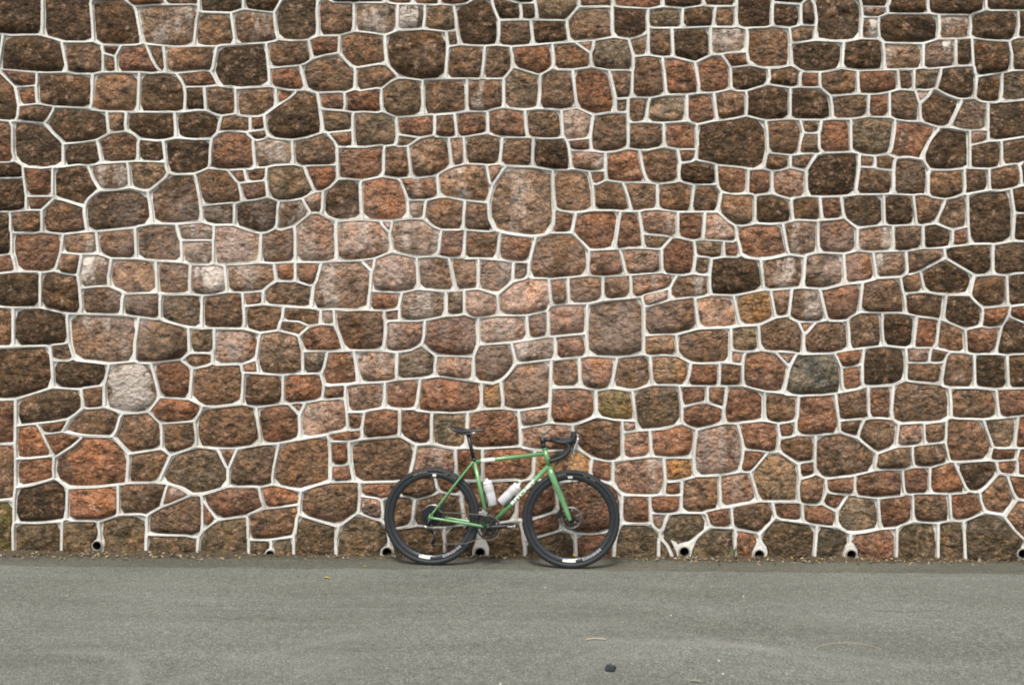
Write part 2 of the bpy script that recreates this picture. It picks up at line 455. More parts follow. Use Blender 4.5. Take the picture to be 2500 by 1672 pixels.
# ------------------------------------------------------------------ stone wall
# surveyed joint network of the wall: joint vertices (x, z in mm) and one loop of vertices per stone
VERTS = """-4266 1996 -4266 2343 -4500 2004 -4539 2027 -4217 1996 2019 876 2006 987 2006 783 2116 890 2142 900 3090 5315 3096 5092 3059 5315 3225 5316 3269 5340 -5827 3012 -6037 3018 -5820 2826 -5622 3018 -3542 913 -3585 987 -3533 884 -3461 746 -3474 913 -3393 925 -1579 2684 -1573 2659 -1531 2595 -1523 2572 -1692 2666
-1759 2665 -1486 2733 2402 3458 2328 3520 2414 3383 2415 3284 2613 3476 -3585 3637 -3586 3557 -3591 3538 -3864 3656 -3492 3631 -3362 3637 -607 5321 -415 5321 -601 5092 -793 5321 -1368 547 -1368 640 -1362 671 -1477 520 -1591 479 -1195 554 1245 2108 1189 2009 1161 2117 1133 2126 1299 2109 1368 2120 6037 1680
6037 1984 6037 1420 5697 1650 1040 3445 1028 3408 1009 3259 904 3445 1164 3464 2285 3879 2291 3984 2105 3854 2502 3866 -1115 1074 -1133 944 -1245 1074 -1083 1085 -960 1105 3529 6170 3498 5922 3108 6170 3789 6170 -1579 1365 -1579 1532 -1671 1364 -1728 1352 -1474 1364 -1443 1359 -960 3080 -990 3086 -1109 3074
-1195 3074 -966 3043 -966 2894 -978 2851 -885 3086 3598 2907 3604 2746 3455 2913 3676 2921 3697 2931 -6037 58 -6037 269 -6027 -204 -5641 -208 -5672 71 4910 -208 4910 -90 4681 -208 5220 -208 -1084 1848 -1071 1984 -1064 1842 -966 1841 -1238 1841 -1344 1848 1375 2789 1350 2585 1288 2808 1263 2820 1548 2789
285 1117 291 1259 279 993 50 1086 706 3030 777 3039 873 3061 706 2894 601 3043 3920 1736 3953 1683 3969 1668 3841 1757 3746 1798 3936 1750 3943 1768 3950 1848 3944 1891 1393 3049 1402 3093 1392 3212 1399 3241 1387 2981 1362 3055 1251 3055 -4557 814 -4582 1055 -4712 826 -4452 795 5851 1959
5845 2238 5666 1934 774 5928 791 5966 780 6170 842 5916 588 5916 3269 2238 3257 2312 3077 2139 3459 2124 3486 2102 4161 3371 4180 3643 3963 3359 4390 3359 2563 3037 2557 3080 2557 3284 2334 3030 2606 3030 2625 3018 4830 4752 4867 4776 4824 4560 4644 4764 -6037 2814 -6037 2622 -433 3328 -415 3148
-582 3315 -334 3340 5232 5916 5406 5941 5232 5594 5139 5941 2898 814 2916 987 2755 764 3022 820 1115 170 1140 194 1176 306 1121 120 1073 203 1053 238 -4737 6170 -4724 5947 -5040 6170 -4415 6170 -854 3074 -786 3080 -870 3107 -861 3167 4347 758 4334 956 3957 746 4378 752 -1907 510 -1891 421
-1864 349 -1932 515 -2111 510 -2142 516 -1802 529 842 5111 836 5315 780 5098 892 5086 1065 5092 4217 975 3963 962 4223 1216 1046 312 1040 442 1077 6170 1101 6119 1108 5922 1325 6170 3102 3854 3102 3668 2879 3854 2799 3860 3214 3885 4173 5321 4087 5328 4192 5086 4359 5328 -4947 281 -4954 597
-5095 290 -5127 269 -4805 275 5641 3111 5622 3346 5542 3092 5851 3117 5858 4739 5734 4758 5876 4547 6037 4752 2272 5928 2093 5941 2254 5606 2378 5928 4483 1241 4477 1445 4562 1216 4644 1222 4464 1204 768 3903 756 3947 755 4126 619 3879 885 3885 3201 3507 3232 3619 3238 3668 3170 3507 3284 3466
3357 3440 3393 3433 4947 3650 4954 3916 4743 3631 5065 3631 1022 2807 993 2878 960 3049 836 2807 1096 2795 -2384 -208 -2384 -122 -2365 133 -2768 -208 -1988 -208 3920 591 3937 623 3946 719 3814 597 3957 541 3034 3662 3146 3662 2799 4554 2755 4535 2570 4541 2774 4603 2793 4746 2904 4554 -854 448
-856 494 -819 537 -811 560 -899 431 -963 421 -985 411 -764 433 -731 417 -1300 3916 -1307 3780 -1461 3910 -1215 3936 -1195 3947 3195 2498 3261 2642 3269 2677 3129 2490 3102 2479 3325 2448 5697 3650 5703 3903 5375 3650 5734 3650 1276 -72 1277 -133 1269 -208 1241 -69 1226 -59 1169 75 1294 -41
-3746 975 -3445 1002 -3337 1024 -867 1315 -873 1359 -867 1526 -960 1303 -693 1328 4186 1934 4142 1953 4198 1662 4495 1965 3269 851 3275 900 3276 1006 3300 708 3115 832 5046 5594 5437 5612 -2892 5594 -2774 5600 -2885 5321 -3201 5588 -3238 5606 -4384 3006 -4378 3321 -4700 3018 -4316 3006 2811 2485 2805 2715
2607 2461 2873 2479 3907 3903 3934 3875 3943 3840 3944 3687 3932 3650 3831 3894 3814 3897 3944 3916 1858 1730 1870 1544 1721 1724 1988 1786 5752 4802 5752 5074 5573 4746 -3294 4733 -3189 4758 -3294 4566 -3492 4739 -3077 4739 -3077 4554 -2848 4752 -5015 1080 -5009 1340 -4879 1049 -5232 1067 -99 4027 -141 4127
-155 4188 -100 3910 -111 3841 68 4033 3616 4529 3851 4554 3610 4238 3387 4554 -966 4752 -904 4776 -972 4554 -1207 4776 -1003 5600 -1015 5321 -1220 5588 -947 5612 601 5080 619 5098 576 4764 279 5098 2916 3507 2921 3538 2910 3656 2848 3489 3034 3501 -3542 4232 -3542 4015 -3548 3916 -3588 4248 -3672 4256
-3269 4225 5628 1210 5629 1401 5653 1445 5709 1204 5505 1216 -3740 5315 -3752 5606 -4056 5321 -3659 5309 180 2393 27 2407 -87 2430 130 2207 251 2408 285 2424 -3245 4554 -2849 4559 -2811 4541 1127 5080 1406 5092 1139 4776 -254 213 -248 126 -359 225 -103 241 25 256 1282 560 1297 569 1371 582
1387 591 1281 467 1276 448 1181 550 1158 554 -4260 281 -4241 71 -4359 287 -4111 293 -935 188 -954 231 -985 263 -923 58 -755 213 -2929 1965 -2944 1981 -3040 2021 -2940 1927 -2947 1804 -2675 1972 1950 1996 1901 1996 2111 2009 -5356 2628 -5356 2814 -5443 2597 -5226 2603 4384 535 4384 547 4384 213
4180 523 3077 3396 3040 3501 3084 3266 3143 3460 -229 1297 -229 1098 -291 1309 -149 1291 -87 1309 5344 207 5349 -40 5331 -84 5003 207 5368 207 -2755 157 -2755 293 -2761 120 -2718 151 -2459 145 4551 1668 4570 1959 4322 1656 4613 1643 4941 176 4910 -84 4755 213 -1659 6170 -1678 5934 -2130 6170
-1443 6170 -1765 3885 -1781 3943 -1796 4083 -1784 3873 -1851 3860 -1678 3873 -1573 3873 -1536 3879 -4737 3334 -4743 3612 -4861 3315 -4552 3329 -4520 3346 -3641 4752 -3617 4858 -3616 5086 -3690 4746 -359 1996 -359 1817 -421 1990 -260 2002 1573 597 1555 601 1467 591 1567 560 1573 349 1715 622 -5536 4219 -5672 4219
-5517 3965 -5288 4225 -1257 1173 -1257 1272 -1300 1179 -1406 1169 -1430 1173 -1684 1136 -1627 1147 -1560 1148 -1728 1136 -1604 1055 2650 1266 2644 1309 2644 1433 2618 1249 2502 1228 2687 1266 -5201 1996 -5226 1668 -5424 1990 -5110 2000 -5028 1972 -1238 944 -1265 933 -1372 916 -1399 900 -1213 939 -1641 2479 -1635 2411
-1635 2207 -1742 2450 -1762 2451 -1783 2461 -1734 1773 -1721 1872 -1714 1763 -1605 1754 -1529 1718 -1747 1756 -1765 1687 -2836 2232 -2842 2467 -3022 2232 -2687 2213 2291 900 2285 708 2432 915 2471 925 -4576 4535 -4570 4238 -4707 4565 -4836 4554 -4539 4560 -991 2516 -976 2482 -923 2424 -1133 2529 -904 2516 -1040 4238
-1028 4541 -1055 4228 -1078 4226 -1349 4231 -1372 4223 -1393 4201 -954 4232 2867 1018 3090 992 3108 987 -2341 1705 -2340 1916 -2334 1953 -2440 1711 -2248 1705 -378 4541 -663 4547 -365 4225 -229 4547 4613 1464 4824 1445 -2644 4213 -2624 4224 -2540 4226 -2508 4238 -2601 4145 -2676 4224 -2817 4238 -916 5303 -1201 5340
-2489 2201 -2495 2362 -2427 2188 -545 4232 -545 4151 -649 4226 -674 4232 -687 4244 -5418 3947 -5282 3965 -5430 3625 3276 1959 3251 1767 3222 1962 3115 1984 3455 1959 1808 4746 1777 4752 1802 4554 2136 4752 -1238 5086 -1350 4752 -4173 3328 910 1235 1059 1278 935 1006 749 1259 -830 6170 -817 5953 -1090 6170
-613 6170 3950 3947 3949 4020 3941 4080 3926 4102 4142 3897 -2372 5303 -2365 5105 -2458 5328 -1981 5334 3932 3643 3944 3643 3771 3650 4303 201 4675 188 1604 4764 1604 4541 1418 4770 -855 4541 -675 4566 2545 1544 2545 1662 2533 1767 2453 1525 2433 1513 2656 1557 303 3854 313 3698 310 3668 161 3841
433 3866 -2644 801 -2644 950 -2650 987 -2898 758 -2576 752 -2272 3643 -2257 3671 -2229 3829 -2241 3594 -2217 3538 -2322 3649 -2533 3631 762 4139 712 4133 508 4126 -4180 4219 -4180 4535 -4359 4225 -3950 4225 62 956 69 841 62 814 -149 2783 -78 2891 -43 2931 -180 2653 -164 2792 -170 2805 -192 2937
5356 4776 5375 5092 5115 4758 -3108 2746 -3161 2830 -3201 2931 -3150 2725 -3193 2688 -3217 2656 -3226 2622 -2986 2753 -2885 2770 2099 2919 2099 3012 2016 2897 1963 2894 2217 2894 1288 4120 1282 3972 1139 4133 1443 4139 -415 3953 -423 4050 -440 4139 -396 3841 -495 3941 2805 1575 2793 1693 2793 1823 2972 1557
-4056 2814 -4050 2981 -4136 2801 -3944 2820 -1851 2919 -1858 2820 -1938 2913 -1788 2936 -1647 2944 -731 1098 -715 1144 -716 1088 -601 1074 -848 1098 1833 2702 1811 2718 1777 2721 1833 2547 1827 2498 1859 2713 1963 2721 4749 3365 4568 3644 4539 3625 3455 4064 3483 4080 3579 4108 3461 3990 3456 3928 3461 3897
3418 4070 3220 4071 3102 2312 2972 2287 3146 2306 -3746 3272 -3729 3304 -3721 3383 -3789 3266 -3529 3253 -3709 4566 -3895 4535 -3672 4560 -5022 4764 -4997 5086 -5158 4752 -4916 4752 873 3334 879 3253 780 3334 879 3439 4929 535 4929 746 4786 535 4997 504 111 1804 124 1619 -99 1804 266 1841 4848 1965
4755 1965 4848 1680 4935 1978 -5517 5105 -5523 5321 -5585 5086 -5387 5086 4929 5922 4923 5606 4861 5934 -4136 814 -4118 857 -4124 1067 -4124 603 -4303 832 -3950 789 2607 3650 2693 3470 6037 2213 6037 2529 5999 2239 526 6170 539 5947 217 6170 1040 5600 1034 5309 830 5594 1127 5606 693 5340 3387 4746
3263 4770 3467 4752 -4508 3953 -4502 3625 -4669 3959 -4353 3953 4848 3098 4861 2845 4768 3117 4985 3111 1406 1705 1381 1934 1238 1662 1653 1711 -1274 1280 -1387 1273 -1418 1278 -1224 1282 -1152 1290 -4322 585 -4539 275 2446 5334 2471 5600 2285 5321 2687 5315 -5325 3012 -5560 2999 -5307 2826 -5245 3024 2198 3179
2173 3278 2173 3105 2161 3018 2223 3174 2316 3179 328 547 347 331 142 566 450 555 601 578 3963 1959 3951 1991 3950 2095 3944 2126 594 5606 415 5594 706 5594 1746 795 1737 717 1737 866 1703 987 1887 781 1932 770 1653 1538 4557 547 -1796 2194 -1777 2064 -1901 2201 -960 3916 -861 3953
-953 3780 -941 3693 -1048 3932 2260 3024 2297 3018 3833 4746 3455 5105 -5170 5321 -5103 5340 -4929 5309 -5245 5321 -5164 5105 3628 807 3554 1018 3617 788 3598 715 3672 801 3789 801 -1882 4764 -1876 5074 -1907 4746 -1684 4758 2966 1817 2972 1854 2960 1959 2916 1823 3053 1798 4991 1643 4991 1451 5207 1656
489 3371 458 3656 372 3352 613 3315 -3913 3928 -3932 3947 -3932 3915 -3938 3891 -3938 3786 -3931 3700 -3918 3682 -3876 3674 -3839 3922 3820 4102 3822 3985 3616 4102 1362 4547 1337 4232 1257 4554 3238 1284 3263 1451 3251 1272 3300 1259 3018 1305 2987 1312 2972 1321 -2402 3835 -2381 4031 -2365 4095 -2533 3829
-2632 3835 3455 3086 3418 2913 -2433 1520 -2623 1764 -2656 1780 -1232 851 -1226 690 -1375 851 -1127 869 4681 5594 4700 5321 4576 5606 3276 5581 3492 5303 793 1489 716 1249 632 1241 -2929 4194 -2919 4215 -2901 4229 -3170 4188 -2884 4152 -2848 4133 3529 473 3539 402 3567 318 3488 469 3443 479 3581 514
3672 615 -1419 1409 -1393 1532 2155 1513 2123 1525 2025 1532 1988 1526 2133 1492 2093 1408 2198 1513 1598 1098 1608 1137 1622 1272 1598 993 1570 1114 1474 1148 -4533 2312 -4570 2002 -588 3160 -582 3198 -568 3150 -477 3142 -693 3142 -5567 591 -5598 603 -5573 281 -5294 591 3994 4560 4124 4541 3988 4232
2805 3656 1740 1272 1740 1433 1907 1228 -1386 883 -1368 690 -1598 869 -2495 1470 -2297 1519 -2260 1513 -6 3829 -9 3806 4 3747 6 3680 -3307 1476 -3344 1600 -3344 1464 -3474 1464 -3280 1465 -3040 1439 173 4163 173 4238 154 4158 62 4157 184 4106 186 4033 830 1012 836 919 777 1014 638 1043
-1876 1990 -1882 1885 -2031 1972 -1823 2036 -2396 2869 -2382 2834 -2347 2634 -2551 2869 -2594 2876 -2291 2913 5715 981 5672 981 6037 968 2489 3668 2369 3640 2322 3637 2644 4052 2638 4133 2632 3891 2768 4052 -1059 2133 -1067 2149 -1118 2197 -1127 2219 -1047 2158 -1034 2232 -3759 405 -3746 504 -3759 244 -3795 410
-3938 399 -4836 3024 -4960 3334 -3387 2417 -3406 2275 -3548 2430 -3207 2436 -1783 3520 -1777 3383 -1827 3532 -1682 3503 -1628 3501 4111 3650 3950 3569 3943 3477 3938 3458 3920 3433 2555 1794 2625 1829 2483 1761 2397 1762 2378 1767 -4452 2603 -4632 2622 -4464 2349 -4427 2609 -2025 4114 -1721 4219 3350 3680 -656 4145
-657 4059 -669 3965 -749 4151 -576 4145 2879 2331 2873 2293 3053 2485 1542 2937 1521 2948 1406 2969 1745 2918 1783 2900 4644 3922 4495 3897 4650 4219 4935 3916 3684 3420 3696 3495 3697 3631 3651 3410 3591 3408 3708 3416 -1932 5092 -1920 5321 -2272 5086 -947 4170 -799 4231 -749 4219 341 3656 601 3674
-1635 2064 -1672 2058 -1541 2034 -1498 2027 3164 5922 3115 5928 3164 5588 3350 5934 3437 5916 5567 4560 -1269 1538 5139 4554 4749 4554 1628 4541 -3449 2139 -3245 2263 -2613 2956 -2632 3123 -2610 2922 -2824 2968 3938 789 3926 801 3274 691 3152 659 3337 696 -341 3588 -340 3377 -502 3588 -248 3588 -229 3594
2892 2288 2724 2281 -4186 5080 -4180 4758 -4502 5111 -4087 5098 -2105 5928 -2477 6170 3858 5086 4272 5080 -1870 3315 -1680 3441 -1637 3484 4402 4572 4390 4758 4316 4554 -3505 4578 -3455 4554 -5282 4225 -5249 3942 -5164 3941 -2254 2362 -2248 2393 -2248 2485 -2254 2194 -2297 2368 -2470 2367 -5393 3612 -5393 3371 -5375 3334
-5189 3600 -2365 4139 -2334 4090 -2118 4083 1384 3250 1319 3266 1514 3269 1548 3272 -4074 2331 -4037 1996 -4111 2349 -3944 2324 -2966 5092 -3009 5074 -3189 5086 -2978 5309 -2854 5074 433 3049 415 3123 446 2907 5746 2263 5732 2477 5709 2523 5587 2249 5548 2225 3988 5928 4142 5928 3808 5922 4012 5606 -4173 3012
-4156 3284 -4083 3009 3226 3965 3331 3890 3350 3885 -2421 448 -2502 503 -2594 529 -2591 377 -2644 362 -2347 454 -2031 2665 -2062 2801 -2093 2646 -1935 2674 -1839 2696 2502 2541 2483 2702 2463 2531 2341 2523 1864 -208 1852 -152 1858 -53 1684 -208 2241 -208 -4923 3619 -4923 3941 -4954 3606 -291 1495 -254 1581
-570 1501 124 2095 149 2084 259 2082 279 2077 92 2078 6 2058 384 3142 334 3136 217 3136 161 3142 3882 -72 3882 -10 3881 -157 3864 -208 4223 -97 -3245 894 -3254 873 -3315 822 -3455 733 -3034 889 -3009 894 -2000 2807 2985 3266 2892 3278 3220 3222 1077 5303 1251 1501 1152 1662 997 1650
4365 4219 4341 4257 4198 4194 -607 5934 -656 5922 -310 5903 80 -208 105 -109 93 114 -217 -208 452 -208 -2334 399 -2267 474 5529 -78 5554 194 5523 -84 5802 -78 2978 2114 2984 2150 3000 2111 2929 2095 5678 1445 5628 1656 -4656 4225 483 2578 452 2424 361 2592 328 2609 619 2597 3709 5315
3703 5606 3789 5315 -6037 4746 -6037 5105 -6037 4560 -5802 4746 1319 3470 1406 3482 -854 894 -848 956 -826 885 -724 826 -780 566 -740 724 -661 589 -588 585 -687 4466 -710 4230 -3300 5600 -3214 5922 248 5588 51 5589 -93 5625 241 5328 341 5600 -3121 -208 -3121 -29 -3115 9 -3437 -208 -1437 5928
-830 1978 -854 1860 -706 2002 279 4739 285 4560 254 4770 1127 2300 892 2108 619 5321 1690 4219 1650 4228 1635 4238 1696 4157 1690 4133 1728 4225 1963 4225 991 2312 985 2417 880 2311 811 2300 -5629 3271 -5653 3321 -6037 4250 -5789 4547 2471 1006 2613 882 1437 2374 1448 2437 1455 2585 1375 2368
1598 2362 4539 3359 -3666 5092 -3512 5304 -3331 5334 3022 752 3034 659 3940 509 3940 425 3926 399 1474 1272 1313 1272 1560 1272 5666 739 5666 764 5641 529 6037 746 -2774 5922 -2768 6170 -3040 5941 -2768 5922 4972 3359 5176 3098 3783 5086 -2291 4758 -2099 2485 -2093 2529 -1962 2437 -1895 2424 -5585 1674
-5560 1334 -5591 1674 1207 3755 1381 3711 1139 3749 1216 3773 1207 3972 -4805 5086 -4774 4758 -4947 5086 -4657 5098 -4545 5067 -1529 5092 -1529 4764 -1610 5098 -390 5098 -173 5086 -2471 5972 -2489 5928 4074 5606 4254 5612 -4557 4752 -4410 4548 -4359 4578 6037 3359 6037 3612 6037 3111 5944 3375 5851 3359 1870 108
1870 151 1849 104 1836 92 1820 15 1907 58 1915 24 1902 -42 1887 -51 -3957 3606 -3876 3662 -4136 3612 -4173 3594 -3936 3570 -3950 3334 5331 4213 5498 4244 5356 3910 5232 4225 2322 2002 2186 2015 2368 2006 2502 2040 2291 609 2192 696 2161 684 768 -208 762 -146 775 76 783 129 811 225
1071 -208 421 2089 427 1891 570 2102 -607 832 -607 1036 -506 809 -427 801 -2025 4207 4167 201 3950 201 -1954 3100 -1950 3129 -1957 2907 -2019 2907 -2030 1892 -2025 1872 -2062 1977 -2149 1978 1393 944 5622 201 -483 3829 -477 2238 -502 1984 1827 5588 1814 5321 1573 5606 1851 5588 5858 2838 5870 2535
5548 2851 6037 2857 -3765 1569 -3765 1860 -3932 1563 -3517 1574 -3486 1563 -3096 2950 -3119 3088 -3133 3123 -2904 2962 -4793 77 -4910 71 -4681 64 -971 299 -1041 268 -1158 312 1849 1534 1765 1526 -4378 4752 -4539 4758 -1913 1365 -1922 1442 -1932 1470 -2000 1370 -2025 1365 -4415 5600 -4384 5588 -4669 5600 -4372 5928
-6037 5315 -6037 5600 -5734 5309 254 5086 25 4758 1938 3668 1943 3589 1926 3544 1885 3671 1796 3693 2010 3671 2105 3693 2087 4541 2049 4559 2111 4238 2161 4554 -2650 5606 1146 3253 -3040 6170 2319 3021 1357 1939 1189 1922 1477 1949 1498 1959 -632 5594 -786 5581 -397 5606 -353 5581 -3889 4250 -3969 4541
5214 -97 3480 5098 4632 5934 4892 6170 2879 2894 2887 2967 2898 2993 2879 2764 2867 2721 2757 2908 2737 2919 -4687 1080 -4458 1061 3907 5590 -5560 814 -5560 1049 -5313 820 -5604 807 -3913 2956 -3944 3006 -3935 2928 -3944 2838 -3796 2957 -3752 2968 -2341 2510 -2533 2492 1598 2244 1505 2232 1696 2245 1728 2256
-910 5111 -910 5105 -607 5086 2454 1484 2483 1414 -5610 3328 -5616 3600 -5814 591 -5839 801 -5993 592 -6037 615 960 2585 1157 2404 1207 2393 -2749 2733 -2727 2631 -2712 2492 -2610 2848 118 3142 106 3217 99 3352 -74 3148 3820 1043 3678 1030 3926 1055 -5003 5606 -5009 5879 -4991 5928 -4836 5594 -5238 5606
-1319 2937 -1319 3074 -1313 2832 -1547 2931 -1567 2925 5579 2529 5307 2541 73 4069 142 4033 -638 436 -574 459 -551 479 4359 3123 3975 3117 4384 3123 2601 2293 -6037 3340 -6037 3588 -5839 3334 -2817 1792 -2847 1586 -2848 1458 -2692 1775 3406 256 3425 -117 3405 -170 3399 -208 3313 256 -2077 2811 -2128 2871
-2142 2900 -3362 269 -3356 473 -3350 504 -3393 256 -3324 257 -3158 256 -3121 250 1690 3984 1536 4133 4173 3922 1876 2225 1672 1953 3932 1513 3949 1546 3953 1641 3777 1513 3734 1507 3948 1492 3957 1433 -3777 2424 -3759 2428 -3616 2424 -3777 2269 -3783 2443 -3784 2553 -3789 2585 -64 4192 898 2591 998 2596
1102 2603 -573 550 -565 503 -545 590 -415 585 4489 981 -1505 3736 12 2207 -2615 540 -2675 541 -2610 501 -2644 382 -3934 4240 -3945 4206 -3944 4071 3944 3160 3950 3204 3949 3333 3690 3123 2074 4226 2194 4233 2229 4194 5251 1439 1486 5105 1765 3309 1771 3352 1771 3457 1765 3495 1669 3287 1913 3272
-6037 5941 -5678 5612 588 3136 -5585 1334 -5604 1067 -6037 1340 -62 3588 -6 3655 -62 3408 -68 3371 -192 3588 198 3365 -2322 3526 -2310 3346 -2471 3526 -1152 541 -1146 442 -886 548 3548 1860 3553 1829 3547 1756 3536 1718 3475 1930 3740 1879 -5616 3619 -5610 3934 -5511 3606 1381 108 1404 140 1492 207
1351 39 1333 -30 1323 -38 1334 87 1281 78 1255 81 1209 101 1248 24 1262 -29 1273 -38 3636 4226 3777 4219 3963 4232 3573 4232 805 4764 669 4770 985 4733 5300 2516 5313 2250 5096 2535 -3833 4746 -3845 5086 -3981 4746 -4074 5619 -4037 5934 -4062 5600 3647 1513 3697 1724 3486 1513 2461 1039
2440 1216 2626 1023 2656 1018 -1659 3123 -1787 3138 -1839 3154 -1545 3145 -1424 3185 -4173 3340 -3045 2094 -3120 2021 -3263 2009 4910 2547 5102 2250 -1523 1860 5053 4770 5138 4720 -3455 3377 -3464 3348 -3495 3293 -3573 3396 -3189 3365 591 621 607 727 715 544 762 523 1158 4238 1139 4213 1127 4554 1245 4226
-1325 2516 -1331 2454 -1319 2213 -1385 2537 -1443 2572 3947 4198 3941 4129 -2495 5080 -4540 1921 -4539 1674 -4793 1996 -972 1538 -764 1541 -681 1581 266 4238 272 4535 285 4232 470 4225 502 4213 3307 1526 3286 1536 3189 1557 3282 1500 3430 1520 3146 1451 3154 1524 3164 1557 3120 1446 2978 1445 3189 1445
-5418 71 -5628 64 -5423 -83 -5399 -208 -5375 77 -2650 1959 -2656 1922 -2427 1965 2824 5321 2854 5372 2861 5594 -3690 2925 -3704 2943 -3684 2845 -3554 2913 -3467 2919 2409 4560 2557 4207 5616 529 5814 188 -5121 83 -5319 287 1443 4219 1410 4230 1040 944 1053 739 947 937 1114 944 1162 952 1282 987
-3957 1996 5325 5092 5604 5086 -1635 5315 -3232 1105 -3251 1247 -3190 1099 -3111 1107 -3077 1117 -780 2535 -786 2671 -669 2529 3777 2362 3789 2572 3628 2337 3926 2362 3715 287 3808 417 3794 181 3889 95 3679 300 -1814 -35 -1817 -113 -1851 -208 -1834 -30 -1845 -22 -1852 -11 -1855 2 -1852 16 -1845 27
-1834 35 -1814 40 -1793 -19 -1786 2 -1793 24 -1437 2201 2910 4764 2935 5092 3090 4739 5176 6170 5399 6170 -5424 2337 -5641 2324 -5412 2337 417 3973 415 4027 471 3866 1777 5086 655 5083 3957 2510 3932 2578 3945 2478 3943 2394 4161 2523 3963 2256 3947 2284 3940 2339 3949 2231 3950 2151 4155 2250
2867 6170 2867 5922 2675 6170 -1344 -208 -1320 -127 -1331 114 -1307 213 -1678 -208 -904 -208 1523 3482 1653 3507 856 3442 780 3433 2836 4077 2830 4126 3102 4077 3146 4083 6037 3891 6037 4232 5783 3916 1780 3720 1771 3792 1757 3682 1647 3674 -3944 2114 -3935 1969 -3937 1904 -3926 1872 2254 5334 2248 5581
2093 5303 -966 5916 4297 1445 2204 1662 2161 1755 2227 1676 2291 1755 2087 1798 2103 1783 4502 2529 4495 2832 4402 2516 4793 2541 5529 -208 -5399 6170 -5399 5934 -5808 6170 -656 1767 -664 1645 -712 1761 -848 1761 -495 1798 1146 5916 1325 5934 4762 3359 2520 27 2525 66 2551 83 2514 -10 2546 38
2571 35 2587 20 2591 -2 2582 -23 2562 -33 2537 -30 1796 622 1864 405 1831 654 -3752 832 -3747 864 -3747 801 -3746 721 -3944 832 4142 6170 4254 5916 -3096 3841 -3084 3780 -3158 3872 -2947 3841 -3387 3098 -3401 3122 -3454 3168 -3387 2925 -3246 3106 56 5092 -4105 2609 -3944 2615 -4149 2622 -5362 287
-5703 2331 -5814 2331 -5703 2615 -5579 1996 -6037 1674 -1554 3501 -170 2526 -130 2442 -353 2671 -3950 1674 -3942 1833 -4124 1662 -3940 1654 5721 3365 4099 1228 4111 1451 3957 1216 1039 1873 997 1866 -74 1105 -1973 309 -2000 293 -1760 357 -1632 377 -1604 374 -2012 5594 -204 3835 -212 3719 3943 355 5337 3897
5345 3688 5133 3916 -2811 3637 -2824 3340 -2985 3637 -2718 3631 -2644 3637 -3077 1278 -3224 1257 -93 5910 -130 5600 458 981 461 891 495 795 513 994 2580 2283 2502 2269 -1337 1730 -1296 1629 -1437 1736 5232 1959 5424 1656 3417 468 3300 461 3426 500 -869 3617 -854 3594 -1004 3700 -1189 3668 4483 2250
4415 2263 4743 2263 1653 362 1963 399 5412 1451 582 2888 712 2820 -68 1154 3251 5086 1411 3537 1505 3767 0 5328 272 5297 2768 3885 2687 3303 2848 3297 -3300 5334 -5616 -127 4613 968 2142 1006 2154 1044 2161 1198 6 4560 -2241 4739 -2235 4554 -2062 4763 -5827 5928 -5641 5922 -3554 2126 -3366 2117
-3276 2108 -1539 2841 4495 5600 1282 1111 -1443 1848 -4873 826 -5022 814 -1022 5074 -1220 5092 -718 2244 -904 2281 -570 2250 817 2591 774 2300 761 2597 -3467 2702 -3666 2702 -3461 2702 -3455 2690 2365 572 2372 479 2588 597 -5666 4541 -5833 4213 -978 3340 -987 3416 -985 3513 -873 3297 -1010 3334 -1115 3340
-1195 3334 -1604 312 -1594 297 -1577 289 -1623 281 -1637 160 -1647 139 1761 2240 1954 2234 2093 2263 -2966 300 -2972 337 -2972 529 -2799 306 -861 2838 -1139 2820 -1181 3638 -1183 3507 -1212 3682 -2043 1433 -2068 1438 -2223 1433 -2260 1445 -2035 1385 -2291 2188 -2167 2182 -4508 71 -4700 293 1368 733 1376 617
1146 733 -912 2456 -241 5934 211 5947 427 5321 -4452 591 -4142 603 3492 1259 3653 1247 173 789 160 604 84 804 279 783 -186 4194 -170 4222 -157 4233 -93 4238 -235 4200 -272 4194 1673 2715 1579 2733 -4749 603 -4693 591 539 4225 706 4225 3471 2724 3437 2708 3683 2746 3765 2758 -4241 1080
-4235 1340 -4316 1049 -223 -41 -211 -121 -276 -38 -290 -21 -291 47 -265 112 -202 -37 -190 -25 -182 44 -211 114 -225 124 -2192 3309 -2223 3179 -2219 3313 -2080 3321 227 3627 211 3612 -5968 803 -6037 845 -5820 807 1820 -10 1828 -45 1843 -30 1868 -33 1889 -23 1898 2 1889 27 1868 38
1843 35 6037 510 6037 188 3170 -208 3179 -179 3207 -134 3213 -114 3214 238 2898 -208 4762 2263 -1998 4224 -1870 4232 -2052 4223 -2135 4227 -2161 4238 -5814 1049 3943 840 3941 928 3827 801 4402 5928 4402 6170 4570 5928 3759 1872 -6037 1055 297 1470 514 1266 -3746 3526 -3851 3631 -6030 6163 3944 2968
3958 3085 3854 2959 3827 2937 3950 2931 3946 2865 3969 2832 -5721 5105 2043 2498 2079 2298 1950 2492 2118 2516 317 2666 310 2771 310 2900 317 2584 313 2488 -4861 4219 -4904 4560 1276 318 2743 634 2740 663 2787 640 2947 640 1170 444 1146 448 -365 3148 -180 3179 -353 2944 3393 4219 3288 4220
3257 4225 1974 772 3139 4219 3140 4114 2948 4232 2910 4244 3171 4225 -650 2671 -551 2696 -2743 1080 -2656 1185 -2824 1068 -2935 1067 -3678 5953 -3678 6170 -3715 5934 -3646 5926 -3480 5916 4780 4219 4757 4295 4935 4219 -2910 3334 -2656 3334 -2582 3340 -2545 3334 4211 2522 4167 2504 -3418 6170 -3437 5922 -4440 2801
